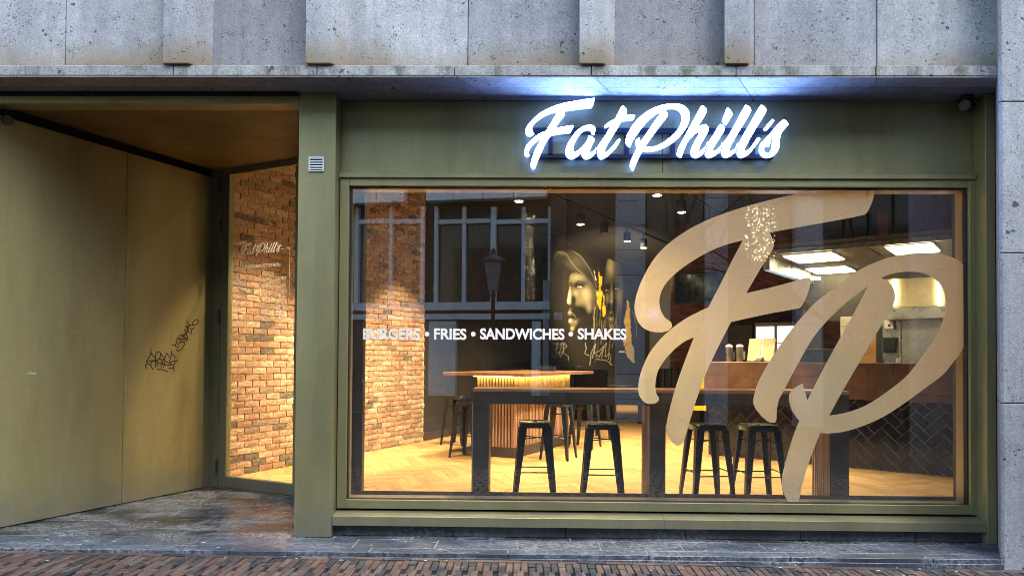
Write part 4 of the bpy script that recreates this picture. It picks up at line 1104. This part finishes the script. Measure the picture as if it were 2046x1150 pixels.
for px,py,rz,lab in ((937,912,-26,'black metal stool at the left side of the slatted island table, nearer the window'),
                     (915,887,-26,'black metal stool at the left side of the slatted island table, nearer the dark wall'),
                     (1116,916,-22,'black metal stool at the right side of the slatted island, nearest the window'),
                     (1168,893,-26,'black metal stool second along the right side of the slatted island'),
                     (1205,874,-26,'black metal stool farthest back on the right side of the slatted island')):
    places.append((floor_at(px,py),rz,lab))
for i,(p,rz,lab) in enumerate(places):
    o = stool if i==0 else copy_tree(stool)
    o.location=p; o.rotation_euler=(0,0,rad(rz)); tag(o,lab,'stool','black metal bar stools')

# ================================================================== ISLAND TABLE WITH SLATTED BASE
IC = Wz(1027,915,ZF)
ti = empty('island_table', IC, 'high brown island table on a slatted base glowing under its top', 'table')
IL, IW = 1.98, .62
def ibox(u0,u1,v0,v1,z0,z1): return MB().obox(IC-U*u1+V*v0+Vector((0,0,z0-ZF)), U*(u1-u0), V*(v1-v0), (0,0,z1-z0))
ZI = 1.265
ibox(-.02,IW,.0,IL,ZF,ZF+.14).build('plinth', M_dkbrown, ti, .003, 1)
ibox(.02,IW-.02,.02,IL-.02,ZF+.141,ZI-.06).build('core', M_dkbrown, ti)
n=int(IL/.048)
for k in range(n): ibox(.0,.018,.012+k*.048,.012+k*.048+.026,ZF+.141,ZI-.062).build('slat', M_slat, ti)
n=int(IW/.05)
for k in range(n): ibox(.022+k*.048,.022+k*.048+.026,.0,.018,ZF+.141,ZI-.062).build('slat', M_slat, ti)
ibox(-.28,IW+.35,-.28,IL+.30,ZI-.045,ZI).build('tabletop', M_top, ti, .003, 1)
ibox(-.035,-.015,.0,IL,ZI-.056,ZI-.047).build('led_strip', M_strip, ti)
ibox(0,IW,-.035,-.015,ZI-.056,ZI-.047).build('led_strip', M_strip, ti)
# napkin box standing on it
c = Wz(1112,729.5,ZI) 
c = IC+V*1.5-U*.35; c.z = ZI+.001
nb = MB().obox(c,U*.26,V*.12,(0,0,.075)).build('napkin_box', M_plastic, None, .006, 1); tag(nb,'low black napkin box standing on the island table','box')

# ================================================================== BANQUETTES along the mural wall
def bench(t0,t1,label,d=.0,dep=.62,high=1.18):
    e = empty('banquette', BA+bd_*((t0+t1)/2)+bn*.3, label, 'bench', 'black leather banquettes')
    bwall(t0,t1,ZF,ZF+.42,d,d+dep).build('base', M_dkbrown, e, .004, 1)
    bwall(t0,t1,ZF+.421,ZF+.53,d+.13,d+dep+.02).build('seat', M_leather, e, .03, 3)
    n=max(2,int((t1-t0)/.14)); w=(t1-t0)/n
    for k in range(n): bwall(t0+k*w+.002,t0+(k+1)*w-.002,ZF+.50,ZF+high,d,d+.125).build('back_channel', M_leather, e, .03, 2)
    return e
bench(6.6,8.3,'black channelled leather banquette under the mural, nearer part')
bench(8.5,11.2,'black channelled leather banquette under the yellow splash of the mural, farther part')
# low seat block in front and small table
e = empty('booth_seat', Wz(1180,845,ZF), 'black leather booth seat with a solid back beside the island table', 'bench')
p = Wz(1146,838,ZF)
MB().obox(p,U*.75,V*.14,(0,0,1.12)).build('backrest', M_leather, e, .03, 3)
MB().obox(p+V*.145,U*.75,V*.5,(0,0,.48)).build('seat', M_leather, e, .03, 3)
e = empty('dining_table', Wz(1225,840,ZF), 'small black dining table by the banquette under the mural', 'table')
p = Wz(1228,836,ZF)
MB().obox(p-U*.35-V*.3+Vector((0,0,.74)),U*.7,V*.6,(0,0,.03)).build('tabletop', M_white, e, .004, 1)
MB().tube([p+Vector((0,0,.01)),p+Vector((0,0,.74))],.04,12).build('leg', M_plastic, e)
MB().obox(p-U*.22-V*.22,U*.44,V*.44,(0,0,.015)).build('foot_plate', M_plastic, e)
e = empty('corner_bench', Wz(1345,800,ZF), 'black channelled leather bench in front of the back brick wall', 'bench')
p = Vector((RB.x,RB.y,ZF))-V*.75+U*(-.5)
for k in range(9): MB().obox(p+U*(k*.145)+V*.55,U*.14,V*.12,(0,0,1.16)).build('back_channel', M_leather, e, .03, 2)
MB().obox(p,U*1.3,V*.55,(0,0,.48)).build('seat', M_leather, e, .03, 2)

# ================================================================== COUNTER
C1 = Wz(1905,954,ZF); C0 = Wz(1442,911,ZF)
cu = (C1-C0); cu.z=0; cu.normalize(); cn = Vector((cu.y,-cu.x,0))            # towards the viewer
if cn.y>0: cn=-cn
cin=-cn
tL = (Wp(1408,760,C0,cn)-C0).dot(cu); tR = (C1-C0).dot(cu)+1.0
zc0 = Wp(1700,797,C0,cn).z; zc1 = Wp(1700,725,C0,cn).z
ct = empty('serving_counter', C0, 'long serving counter with rusty brown fascia over black herringbone tiles', 'counter')
def cbox(t0,t1,z0,z1,d0,d1): return MB().obox(C0+cu*t0+cn*d0+Vector((0,0,z0-ZF)), cu*(t1-t0), cn*(d1-d0), (0,0,z1-z0))
tj=(Wp(1660,760,C0,cn)-C0).dot(cu)
cbox(tL,tj-.001,zc0,zc1,0,.02).build('fascia', M_corten, ct, .002, 1)
cbox(tj+.001,tR,zc0,zc1,0,.02).build('fascia', M_corten, ct, .002, 1)
cbox(tL,tR,zc1-.03,zc1+.004,-.7,-.001).build('countertop', M_corten, ct, .002, 1)
cbox(tL+.05,tR,ZF,zc0-.001,-.6,-.03).build('carcass', M_tgrout, ct)
cbox(tL,tR,zc0-.002,zc1-.031,-.6,-.002).build('carcass', M_dkbrown, ct)
# herringbone tiles, clipped to the front rectangle
tt0=tL+.05; TLn,TW=.215,.1075; gap=.011
def clip(poly,x0,x1,y0,y1):
    def cut(P,f,g):
        out=[]
        for i in range(len(P)):
            a,b=P[i],P[(i+1)%len(P)]
            if f(a): out.append(a)
            if f(a)!=f(b): out.append(g(a,b))
        return out
    for ax,lim,sg_ in ((0,x0,1),(0,x1,-1),(1,y0,1),(1,y1,-1)):
        if not poly: return []
        def f(p): return sg_*(p[ax]-lim)>=0
        def g(a,b):
            t=(lim-a[ax])/(b[ax]-a[ax]); return (a[0]+(b[0]-a[0])*t,a[1]+(b[1]-a[1])*t)
        poly=cut(poly,f,g)
    return poly
s2=math.sqrt(.5); ntile=0
for i in range(-60,60):
    for j in range(-40,40):
        bx=i*TW+j*TLn; by=i*TW-j*TLn
        for (x0,y0,w,h) in ((bx,by,TLn,TW),(bx,by+TW,TW,TLn)):
            q=[(x0+gap/2,y0+gap/2),(x0+w-gap/2,y0+gap/2),(x0+w-gap/2,y0+h-gap/2),(x0+gap/2,y0+h-gap/2)]
            q=[((a-b2)*s2+tt0,(a+b2)*s2+ZF+.3) for a,b2 in q]
            q=clip(q,tt0,tR-.02,ZF+.02,zc0-.006)
            if len(q)<3: continue
            ar=abs(sum(q[k][0]*q[(k+1)%len(q)][1]-q[(k+1)%len(q)][0]*q[k][1] for k in range(len(q))))/2
            if ar<4e-4: continue
            tl=random.uniform(-.0015,.0015)
            fr=[C0+cu*a+cn*(-.016+tl*(1 if k%2 else -1))+Vector((0,0,z-ZF)) for k,(a,z) in enumerate(q)]
            bk=[C0+cu*a+cn*(-.03)+Vector((0,0,z-ZF)) for a,z in q]
            MB().hull(bk,fr).build('tile',M_tile,ct); ntile+=1
# yellow board at the counter's end
yb0=Wz(1400,836,ZF)
yb=cbox(tL-.22,tL-.02,zc0-.25,zc0+.35,-.12,-.10).build('end_board',M_yellow); tag(yb,'bright yellow board at the left end of the serving counter','board')

# ------------------------------------------------------------------ things on and behind the counter
def onC(px,py,d): return Wp(px,py,C0+cin*d,cn)
def drink(px,label):
    p=onC(px,719,.35); p.z=zc1+.005
    e=empty('drinks_dispenser',p,label,'dispenser','steel drinks dispensers on the counter')
    MB().lathe([(.045,0),(.05,.02),(.05,.18),(.046,.21)],(0,0,0),16).build('body',M_steel,e,local=False)
    MB().lathe([(.05,.211),(.052,.225),(.03,.245),(.012,.25)],(0,0,0),16).build('lid',M_white,e,local=False)
    MB().box(.05,.075,-.01,.01,.03,.15).build('handle',M_white,e,.003,1,local=False)
drink(1457,'left one of two steel drinks dispensers on the counter'); drink(1478,'right one of two steel drinks dispensers, beside the tilted menu stand')
p=onC(1489,719,.35); p.z=zc1+.006
e=empty('menu_stand',p,'tilted clear and gold menu stand with two leaves on the counter','stand')
for k in range(2):
    MB().obox(p+cu*(.02+k*.19),cu*.18,cin*.12+Vector((0,0,.33)),cin*.012).build('leaf',plain('gold_acrylic',(.28,.20,.09),.35,.2),e,.003,1)
MB().obox(p+cu*.0-cin*.03,cu*.40,cin*.2,(0,0,.012)).build('base',M_plastic,e)
p=onC(1507,719,.25); p.z=zc1+.006
e=empty('card_terminal',p,'small black card terminal in front of the menu stand','terminal')
MB().hull([p,p+cu*.09,p+cu*.09+cin*.14,p+cin*.14],[p+Vector((0,0,.02)),p+cu*.09+Vector((0,0,.02)),p+cu*.09+cin*.14+Vector((0,0,.07)),p+cin*.14+Vector((0,0,.07))]).build('body',M_plastic,e,.004,1)
MB().obox(p+cu*.015+cin*.07+Vector((0,0,.0475)),cu*.06,cin*.05+Vector((0,0,.018)),(0,0,.001)).build('screen',M_steel,e)
p=onC(1610,723,.45); p.z=zc1+.006
e=empty('till_screen',p,'black till screen with pale rim standing on the counter','till')
MB().obox(p,cu*.42,cin*.05,(0,0,.17)).build('housing',M_screen,e,.004,1)
MB().obox(p+Vector((0,0,.171)),cu*.42,cin*.05,(0,0,.006)).build('rim',M_white,e)
# bottle by the wall
p=onC(1794,727,.3); p.z=zc1+.006
e=empty('sauce_bottle',p,'small white bottle standing on the counter before the steel wall','bottle')
MB().lathe([(.014,0),(.015,.05),(.008,.065)],(0,0,0),12).build('body',M_white,e,local=False)
MB().lathe([(.008,.066),(.006,.082)],(0,0,0),10).build('cap',M_plastic,e,local=False)

# fridge with glass doors in front of the back brick wall
fz = onRB(1505,642,.75)
a=onRB(1507,680,.7); c=onRB(1592,680,.7); ztop=onRB(1550,643,.7).z
fr=empty('drinks_fridge',Vector((a.x,a.y,ZF)),'two door glass fridge with lit white drinks display behind the counter','fridge')
wf=(c-a).dot(U); A0=Vector((a.x,a.y,ZF))
MB().obox(A0+V*.05,U*wf,V*.6,(0,0,ztop-ZF)).build('cabinet',plain('fridge_bronze',(.22,.15,.08),.4,.4),fr,.005,1)
M_fr=emit('lit_fridge_interior',(.75,.92,1.0),.9)
M_redshelf=plain('red_shelf_strip',(.4,.06,.05),.5)
for k in range(2):
    q=A0+U*(.03+k*wf/2); w=wf/2-.05
    d=MB().obox(q+V*.03+Vector((0,0,.3)),U*w,V*.015,(0,0,ztop-ZF-.38)).build('door',M_fr,fr)
    MB().obox(q+V*.022+Vector((0,0,ztop-ZF-.42)),U*w,V*.006,(0,0,.02)).build('shelf_strip',M_redshelf,d)
    MB().obox(q+V*.022+Vector((0,0,ztop-ZF-.62)),U*w,V*.006,(0,0,.02)).build('shelf_strip',M_redshelf,d)
    MB().obox(q+U*(w+.002)+V*.01+Vector((0,0,.3)),U*.02,V*.03,(0,0,ztop-ZF-.38)).build('handle',M_steel,fr)

# kitchen: steel rear wall, hood, dispensers
KD=2.3
kw=empty('kitchen_wall',C0+cin*KD,'stainless steel kitchen wall panel behind the counter','wall')
def kp(px,py,d=0): return Wp(px,py,C0+cin*(KD-d),cn)
def kbox(x0,x1,y0,y1,d0,d1,yref=None):
    xm=(x0+x1)/2; ym=(y0+y1)/2
    a=kp(x0,ym,d1); c=kp(x1,ym,d1); zt=kp(xm,y0,d1).z; zb=kp(xm,y1,d1).z
    return MB().obox(Vector((a.x,a.y,zb)),cu*((c-a).dot(cu)),cin*(d1-d0),(0,0,zt-zb))
kbox(1763,1800,632,790,0,.03).build('wall_panel',M_steel,kw,.003,1)
kbox(1801,1990,636,790,0,.04).build('wall_panel',M_steel,kw,.003,1)
kbox(1752,1762,560,790,0,.05).build('door_post',M_black,kw)
kbox(1797,1799,660,735,.03,.045).build('conduit',M_white,kw)
kbox(1602,1640,560,790,0,.03).build('dark_panel',M_wallblk,kw)
kbox(1640,1752,430,640,0,.03).build('dark_panel',M_wallblk,kw)
kd=kbox(1690,1751,641,790,0,.02).build('oak_door',M_oakdoor); tag(kd,'pale oak kitchen door between dark post and black wall','door')
hd=empty('extractor_hood',kp(1840,628),'steel extractor hood with cream lit panel above the kitchen wall','hood')
kbox(1768,1990,611,635,0,.35).build('steel_band',M_steel,hd,.004,1)
kbox(1768,1990,552,610.5,0,.30).build('lit_panel',M_cream,hd)
kbox(1784,1791,554,609,.301,.33).build('glow_strip',emit('hood_strip',(1,.9,.6),5),hd)  # two upright glowing strips on the cream panel
kbox(1873,1880,553,609,.301,.33).build('glow_strip',emit('hood_strip2',(1,.9,.6),5),hd)
kbox(1740,1990,470,551.5,0,.36).build('upper_casing',M_grey,hd)
sd=empty('soap_dispenser',kp(1776,657,.05),'cream soap dispenser on the steel kitchen wall','dispenser')
kbox(1767,1786,633,657,.031,.12).build('body',M_white,sd,.01,2); kbox(1774,1779,648,652,.121,.126).build('button',M_plastic,sd)
pd=empty('paper_dispenser',kp(1776,704,.05),'black paper towel dispenser on the steel kitchen wall','dispenser')
kbox(1764,1790,673,704,.031,.15).build('body',M_plastic,pd,.015,2); kbox(1768,1786,700,702,.151,.153).build('slot',M_gap,pd)
pd=empty('junction_cabinet',kp(1690,650,.1),'pale metal cabinet on the dark kitchen wall','cabinet')
kbox(1679,1703,632,672,.031,.15).build('body',plain('pale_metal',(.45,.42,.36),.5),pd,.004,1); kbox(1681,1701,651,652,.151,.154).build('seam',M_gap,pd)

# lowered kitchen ceiling with light panels
E0=C0+cn*.15
zk=(Wp(1545,502,E0,cn).z+Wp(1903,483,E0,cn).z)/2
kc=empty('kitchen_ceiling',E0+Vector((0,0,zk-ZF)),kind='structure')
tl=(Wp(1530,505,E0,cn)-E0).dot(cu)
MB().obox(E0+cu*tl+Vector((0,0,zk-ZF)),cu*6,cin*3.6,(0,0,.12)).build('ceiling_board',M_grey,kc)
MB().obox(E0+cu*tl+cn*.02+Vector((0,0,zk-ZF-.01)),cu*6,cn*(-.018),(0,0,.06)).build('edge_trim',M_steel,kc)
for k in (1.2,2.4): MB().obox(E0+cu*(tl+k)+Vector((0,0,zk-ZF-.006)),cu*.025,cin*3.6,(0,0,.0055)).build('ceiling_joint',M_plastic,kc)
MB().obox(E0+cu*(tl-.10)+cin*.2+Vector((0,0,zk-ZF-.18)),cu*.09,cin*3.4,(0,0,.25)).build('duct',M_steel,kc)
for px,py,w,dp,lab in ((1627,516,.62,.78,'glowing light panel on the kitchen ceiling, front one above the beige F'),(1660,540.5,.58,.72,'second glowing light panel on the kitchen ceiling, behind the front one'),(1668,557,.36,.6,'farthest and smallest glowing light panel on the kitchen ceiling'),(1824,499,.52,.75,'rightmost glowing light panel on the kitchen ceiling above the letter P')):
    c=Wz(px,py,zk-.03); e=empty('light_panel',c,lab,'ceiling light','light panels on the kitchen ceiling')
    MB().obox(c-cu*w/2-cin*dp/2+Vector((0,0,.012)),cu*w,cin*dp,(0,0,.017)).build('housing',M_white,e)
    MB().obox(c-cu*(w/2-.02)-cin*(dp/2-.02)+Vector((0,0,-.004)),cu*(w-.04),cin*(dp-.04),(0,0,.0155)).build('diffuser',M_panel,e)

# ================================================================== TRACK LIGHTS
ZTR=4.0
def spot(px,py,lab,on=True,power=260,tgt=None,size=95,pos=None):
    p=pos if pos is not None else Wz(px,py,ZTR-.28)
    e=empty('track_spotlight',p,lab,'spotlight','black spotlights on the ceiling tracks')
    MB().lathe([(.062,0),(.07,.004),(.07,.17),(.06,.18)],(0,0,0),16).build('housing',M_black,e,local=False)
    MB().tube([(0,0,.18),(0,0,.285)],.012,8).build('stem',M_black,e,local=False)
    MB().lathe([(.058,-.006),(.058,-.001)],(0,0,0),16).build('lens',M_lamp if on else M_steel,e,local=False)
    if on:
        l=bpy.data.lights.new('spot_beam','SPOT'); l.energy=power; l.color=(1.0,.74,.42); l.spot_size=rad(size); l.spot_blend=.7; l.shadow_soft_size=.05
        lo=bpy.data.objects.new('spot_beam',l); COL.objects.link(lo); lo.parent=e; lo.location=(0,0,-.03)
        if tgt is not None:
            d=Vector(tgt)-Vector(p); lo.rotation_euler=d.to_track_quat('-Z','Y').to_euler()
    return e
T1=[(1037,402),(1160,448),(1207,465),(1253,482),(1286,495)]
labs=['lit spotlight at the window end of the long left ceiling track','lit spotlight second along the left ceiling track','dark unlit spotlight on the left ceiling track','small lit spotlight above the second mural head','farthest lit spotlight of the left track beside the letter F']
for i,((a,b_),lab) in enumerate(zip(T1,labs)):
    p=Wz(a,b_,ZTR-.28); spot(a,b_,lab,on=(i!=2),power=280 if i<2 else 1500,tgt=(p.x-.3,p.y+.4,ZF+.2) if i<2 else tuple(Wp(1215,640,mu_P,mu_n)),size=95 if i<2 else 66)
for a,b_,lab in ((1313,390,'lit spotlight at the top of the window left of the letter F top bar'),(1362,424,'lit spotlight just under the top bar of the letter F')):
    p=Wz(a,b_,ZTR-.28); spot(a,b_,lab,power=340,tgt=(p.x,p.y,ZF))
p=Wz(1378,527,ZTR-.6)
# the tracks run on towards the street, with more heads out of sight behind the window head
d1=Wz(1286,495,ZTR-.28)-Wz(1037,402,ZTR-.28); d1.z=0; d1.normalize()
s1=Wz(1037,402,ZTR-.28); s2_=Wz(1313,390,ZTR-.28)
t1a=s1-d1*((s1.y-.8)/d1.y); t1b=s1+d1*7.0
t2a=s2_-d1*((s2_.y-.8)/d1.y); t2b=s2_+d1*4.5
for nm,a,b_,lab in (('ceiling_track',t1a,t1b,'long black ceiling track carrying spotlights towards the mural'),('ceiling_track',t2a,t2b,'black ceiling track carrying spotlights over the middle of the room')):
    a=Vector((a.x,a.y,ZTR+.005)); b_=Vector((b_.x,b_.y,ZTR+.005)); n=Vector((d1.y,-d1.x,0))
    o=MB().obox(a-n*.018,b_-a,n*.036,(0,0,.03)).build(nm,M_black); tag(o,lab,'light track','ceiling tracks')
    hg=MB()
for k,(t,o0,lab) in enumerate(((3.0,s1,'lit spotlight on the left track, second from its street end'),(1.15,s1,'lit spotlight at the street end of the left track'),(3.2,s2_,'lit spotlight on the right track, second from its street end'),(1.25,s2_,'lit spotlight at the street end of the right track'))):
    p=o0-d1*((o0.y-t)/d1.y)
    spot(0,0,lab,pos=p,power=245,tgt=(p.x+(.3 if o0 is s2_ else -.1),p.y+.2,ZF),size=105)
# wall washers aimed at the lower half of the brick wall
for k,(t,lab) in enumerate(((.3,'wall washing spotlight above the brick wall near the door'),(1.75,'wall washing spotlight above the middle of the brick wall'),(3.2,'wall washing spotlight above the far end of the brick wall'))):
    p=BA+bd_*t+bn*1.7; p=Vector((p.x,p.y,3.9)); q=p-bn*1.7
    spot(0,0,lab,pos=p,power=(300,380,380)[k],tgt=(q.x,q.y,.5),size=56)

# ================================================================== ACROSS THE STREET (seen mirrored in the glass)
MY = 2*YG                                   # mirrored y' -> real y = MY - y'
YO = 12.3; AO = rad(10)
Qo = W(985,605,YO); uo = Vector((math.cos(AO),-math.sin(AO),0)); no = Vector((math.sin(AO),math.cos(AO),0))
def so(px,py):                               # pixel of the mirrored image -> (s, z) on the opposite front
    p = Wp(px,py,Qo,no); return (p-Qo).dot(uo), p.z
def orect(s0,s1,z0,z1,d0,d1):                # d>0 towards the shop
    a = Qo+uo*s0-no*d0; b = MB()
    def mir(v): return Vector((v.x, MY-v.y, v.z))
    o_=mir(Vector((a.x,a.y,z0))); e_=mir(Qo+uo)-mir(Qo); n_=(mir(Qo-no)-mir(Qo))
    return b.obox(o_, e_*(s1-s0), n_*(d1-d0), (0,0,z1-z0))
def opx(x0,x1,y0,y1,d0,d1):
    s0=so(x0,(y0+y1)/2)[0]; s1=so(x1,(y0+y1)/2)[0]; xm=(x0+x1)/2; return orect(s0,s1,so(xm,y1)[1],so(xm,y0)[1],d0,d1)
ob = empty('opposite_building', (Qo.x,MY-Qo.y,0), 'building with white panels, tall windows and stone piers across the street', 'building')
M_ow=plain('white_spandrel_panel',(.82,.85,.88),.4); M_of=plain('pale_window_frame',(.62,.66,.72),.5); M_og=plain('dark_window_glass',(.015,.015,.016),.08)
M_ob=plain('brown_cladding',(.075,.05,.035),.7,bumpscale=30); M_os=plain('pale_pier_stone',(.34,.36,.40),.8,bumpscale=40); M_od=plain('dark_recess',(.02,.018,.017),.6)
orect(-14,22,-.1,9.5,-1.2,-.25).build('wall',M_od,ob)
zs0,zs1=so(970,402)[1],so(970,320)[1]
sx=[so(x,400)[0] for x in (560,697,760,815)]
for a,b_ in zip(sx[:-1],sx[1:]): orect(a+.01,b_-.01,zs0,zs1,.0,.3).build('spandrel_panel',M_ow,ob,.01,1)
sx=[so(x,400)[0] for x in (857,913,970,1030,1096)]
for a,b_ in zip(sx[:-1],sx[1:]): orect(a+.01,b_-.01,zs0,zs1,.0,.3).build('spandrel_panel',M_ow,ob,.01,1)
orect(so(520,400)[0],so(1096,400)[0],zs1+.02,9.4,-.1,.1).build('upper_wall',M_ob,ob)
# glazing bays
opx(868,1098,436,604,-.24,-.2).build('glazing',M_og,ob); opx(600,845,440,604,-.24,-.2).build('glazing',M_og,ob)
for x0,x1 in ((866,873),(922,929),(979,990),(1041,1047),(1094,1101),(706,714),(640,646),(775,782),(838,845)): opx(x0,x1,412,604,-.2,-.05).build('mullion',M_of,ob)
for x0,x1 in ((873.5,978.5),(990.5,1093.5),(714.5,774.5),(782.5,837.5)): opx(x0,x1,436,445,-.2,-.07).build('transom',M_of,ob)
opx(600,1100,604.5,620,-.2,.12).build('sill_band',M_of,ob); opx(600,1100,627,638,-.2,.06).build('sill_band',M_of,ob)
opx(856,910,641,790,-.2,.0).build('shutter_panel',M_of,ob); opx(1062,1080,641,790,-.2,.0).build('door_post',M_of,ob); opx(1085,1098,560,790,-.2,.05).build('door_post',M_os,ob)
opx(1101,1132,380,800,-.2,.15).build('brown_pier',M_ob,ob)
opx(1133,1228,380,800,-.24,-.1).build('brown_panel',M_ob,ob)
for x in (1150,1168,1192,1212): opx(x,x+3,400,800,-.1,-.06).build('batten',M_ob,ob)
def pier(x0,x1):
    s0,s1=so(x0,600)[0],so(x1,600)[0]; z=-.1
    while z<9.4: orect(s0,s1,z+.006,min(9.4,z+.595),-.2,.25).build('pier_block',M_os,ob,.006,1); z+=.6
for x0,x1 in ((1230,1289),(1408,1452),(1586,1640),(1842,1900)): pier(x0,x1)
for x0,x1 in ((1292,1405),(1455,1583),(1643,1838),(1903,2100)): opx(x0,x1,330,800,-.24,-.2).build('glazing',M_og,ob)
for x in (1330,1368,1500,1540,1690,1740,1790): opx(x,x+4,330,800,-.2,-.12).build('mullion',M_od,ob)
opx(1109,1124,625,638,.151,.156).build('number_plate',M_white,ob)
cpt=so(1116.5,636); pp=Qo+uo*cpt[0]-no*.16; mm=Vector((pp.x,MY-pp.y,cpt[1])); ue=Vector((uo.x,-uo.y,0))
text_mesh('26','house_number',M_plastic,(mm-(-ue)*.07,-ue,ez),.11,ob,.01,width=.14,depth=.001)
# strings of small bulbs in the windows opposite
def bulbs(x0,x1,y0,y1,n,seed,label):
    Rn=random.Random(seed); b=MB(); r=.011
    for k in range(n):
        px,py=Rn.uniform(x0,x1),Rn.uniform(y0,y1); s_,z_=so(px,py); q=Qo+uo*s_+no*(.19-.02*Rn.random()); c=Vector((q.x,MY-q.y,z_)); rr=r*Rn.uniform(.6,1.2)
        b.add([c+Vector(v)*rr for v in ((1,0,0),(-1,0,0),(0,1,0),(0,-1,0),(0,0,1),(0,0,-1))],[(0,2,4),(2,1,4),(1,3,4),(3,0,4),(2,0,5),(1,2,5),(3,1,5),(0,3,5)])
    a=np.array(b.v); e=empty('string_lights',(a[:,0].mean(),a[:,1].mean(),a[:,2].min()),label,'string lights')
    o=b.build('bulb_chain',M_bulb,e); o['kind']='stuff'
M_bulb=emit('warm_bulb',(1,.82,.5),12)
bulbs(1046,1066,415,602,55,4,'thin hanging string of small bulbs in the tall window across the street')
bulbs(1492,1552,408,520,190,5,'dense curtain of small warm bulbs in a window across the street')
# lamp post
def mirp(px,py,Yv): p=W(px,py,Yv); return Vector((p.x,MY-p.y,p.z))
Pl=mirp(985,600,8.6); Pl.z=-.02
lp=empty('street_lamp',Pl,'old fashioned lantern street lamp standing across the street','street lamp')
zl0,zl1=mirp(985,578,8.6).z,mirp(985,520,8.6).z
MB().lathe([(.13,0),(.13,.25),(.08,.35),(.06,1.1),(.045,1.2),(.04,zl0-.15),(.06,zl0-.1),(.03,zl0)],(0,0,0),14).build('post',M_black,lp,local=False)
M_lg=plain('lantern_glass',(.25,.25,.24),.2)
MB().hull([(-.10,-.10,zl0),(.10,-.10,zl0),(.10,.10,zl0),(-.10,.10,zl0)],[(-.19,-.19,zl1-.02),(.19,-.19,zl1-.02),(.19,.19,zl1-.02),(-.19,.19,zl1-.02)]).build('lantern',M_lg,lp,local=False)
b=MB()
for sx_ in (-1,1):
    for sy_ in (-1,1): b.tube([(sx_*.102,sy_*.102,zl0),(sx_*.194,sy_*.194,zl1-.02)],.012,6)
b.build('lantern_bar',M_black,lp,local=False)
MB().lathe([(.28,zl1-.018),(.27,zl1+.02),(.10,zl1+.12),(.05,zl1+.15),(.05,zl1+.22),(.01,zl1+.27)],(0,0,0),12).build('lantern_roof',M_black,lp,local=False)
# bare trees
M_bark=plain('grey_brown_bark',(.06,.05,.042),.9,bumpscale=25,bs=.6)
def bare_tree(base,h,lean,label,seed):
    R=random.Random(seed); e=empty('bare_tree',base,label,'tree','bare trees across the street'); tr=MB(); cr=MB()
    def grow(p,d,L,r,depth,mb):
        n=4; pts=[p.copy()]; rs=[r]
        for k in range(n):
            d=(d+Vector((R.gauss(0,.10),R.gauss(0,.10),R.gauss(.02,.06)))).normalized(); p=p+d*(L/n); pts.append(p.copy()); rs.append(r*(1-.45*(k+1)/n))
        mb.tube(pts,rs,6 if depth<2 else 4)
        if depth<5:
            for k in range(3 if depth<4 else 2):
                i=R.randint(2,n); q=pts[i]; ax=Vector((R.gauss(0,1),R.gauss(0,1),R.gauss(0,.6))).normalized()
                nd=(d+ax*.75).normalized(); grow(q,nd,L*R.uniform(.6,.8),rs[i]*.62,depth+1,cr)
    grow(Vector((0,0,-.05)),lean.normalized(),h,.13,0,tr)
    tr.build('trunk',M_bark,e,local=False); cr.build('crown',M_bark,e,local=False)
t=mirp(1345,700,7.6); bare_tree(Vector((t.x,t.y,-.02)),3.4,Vector((-.14,0,1)),'bare street tree across the street, nearer the shop letters',3)
t=mirp(1800,700,8.0); bare_tree(Vector((t.x,t.y,-.02)),3.6,Vector((-.10,0,1)),'bare street tree across the street, opposite the right of the window',11)
# opposite pavement closes the ground
op=MB().box(-60,60,-40,-12.5,-.12,.03).build('opposite_pavement',plain('grey_paving',(.14,.135,.13),.85,bumpscale=30)); tag(op,kind='structure')
ct_=sum(1 for o in bpy.data.objects if o.name.startswith('tile'))
print('tiles',ntile,'planks',len(cand),'bricks',len(brk),'objects',len(bpy.data.objects))
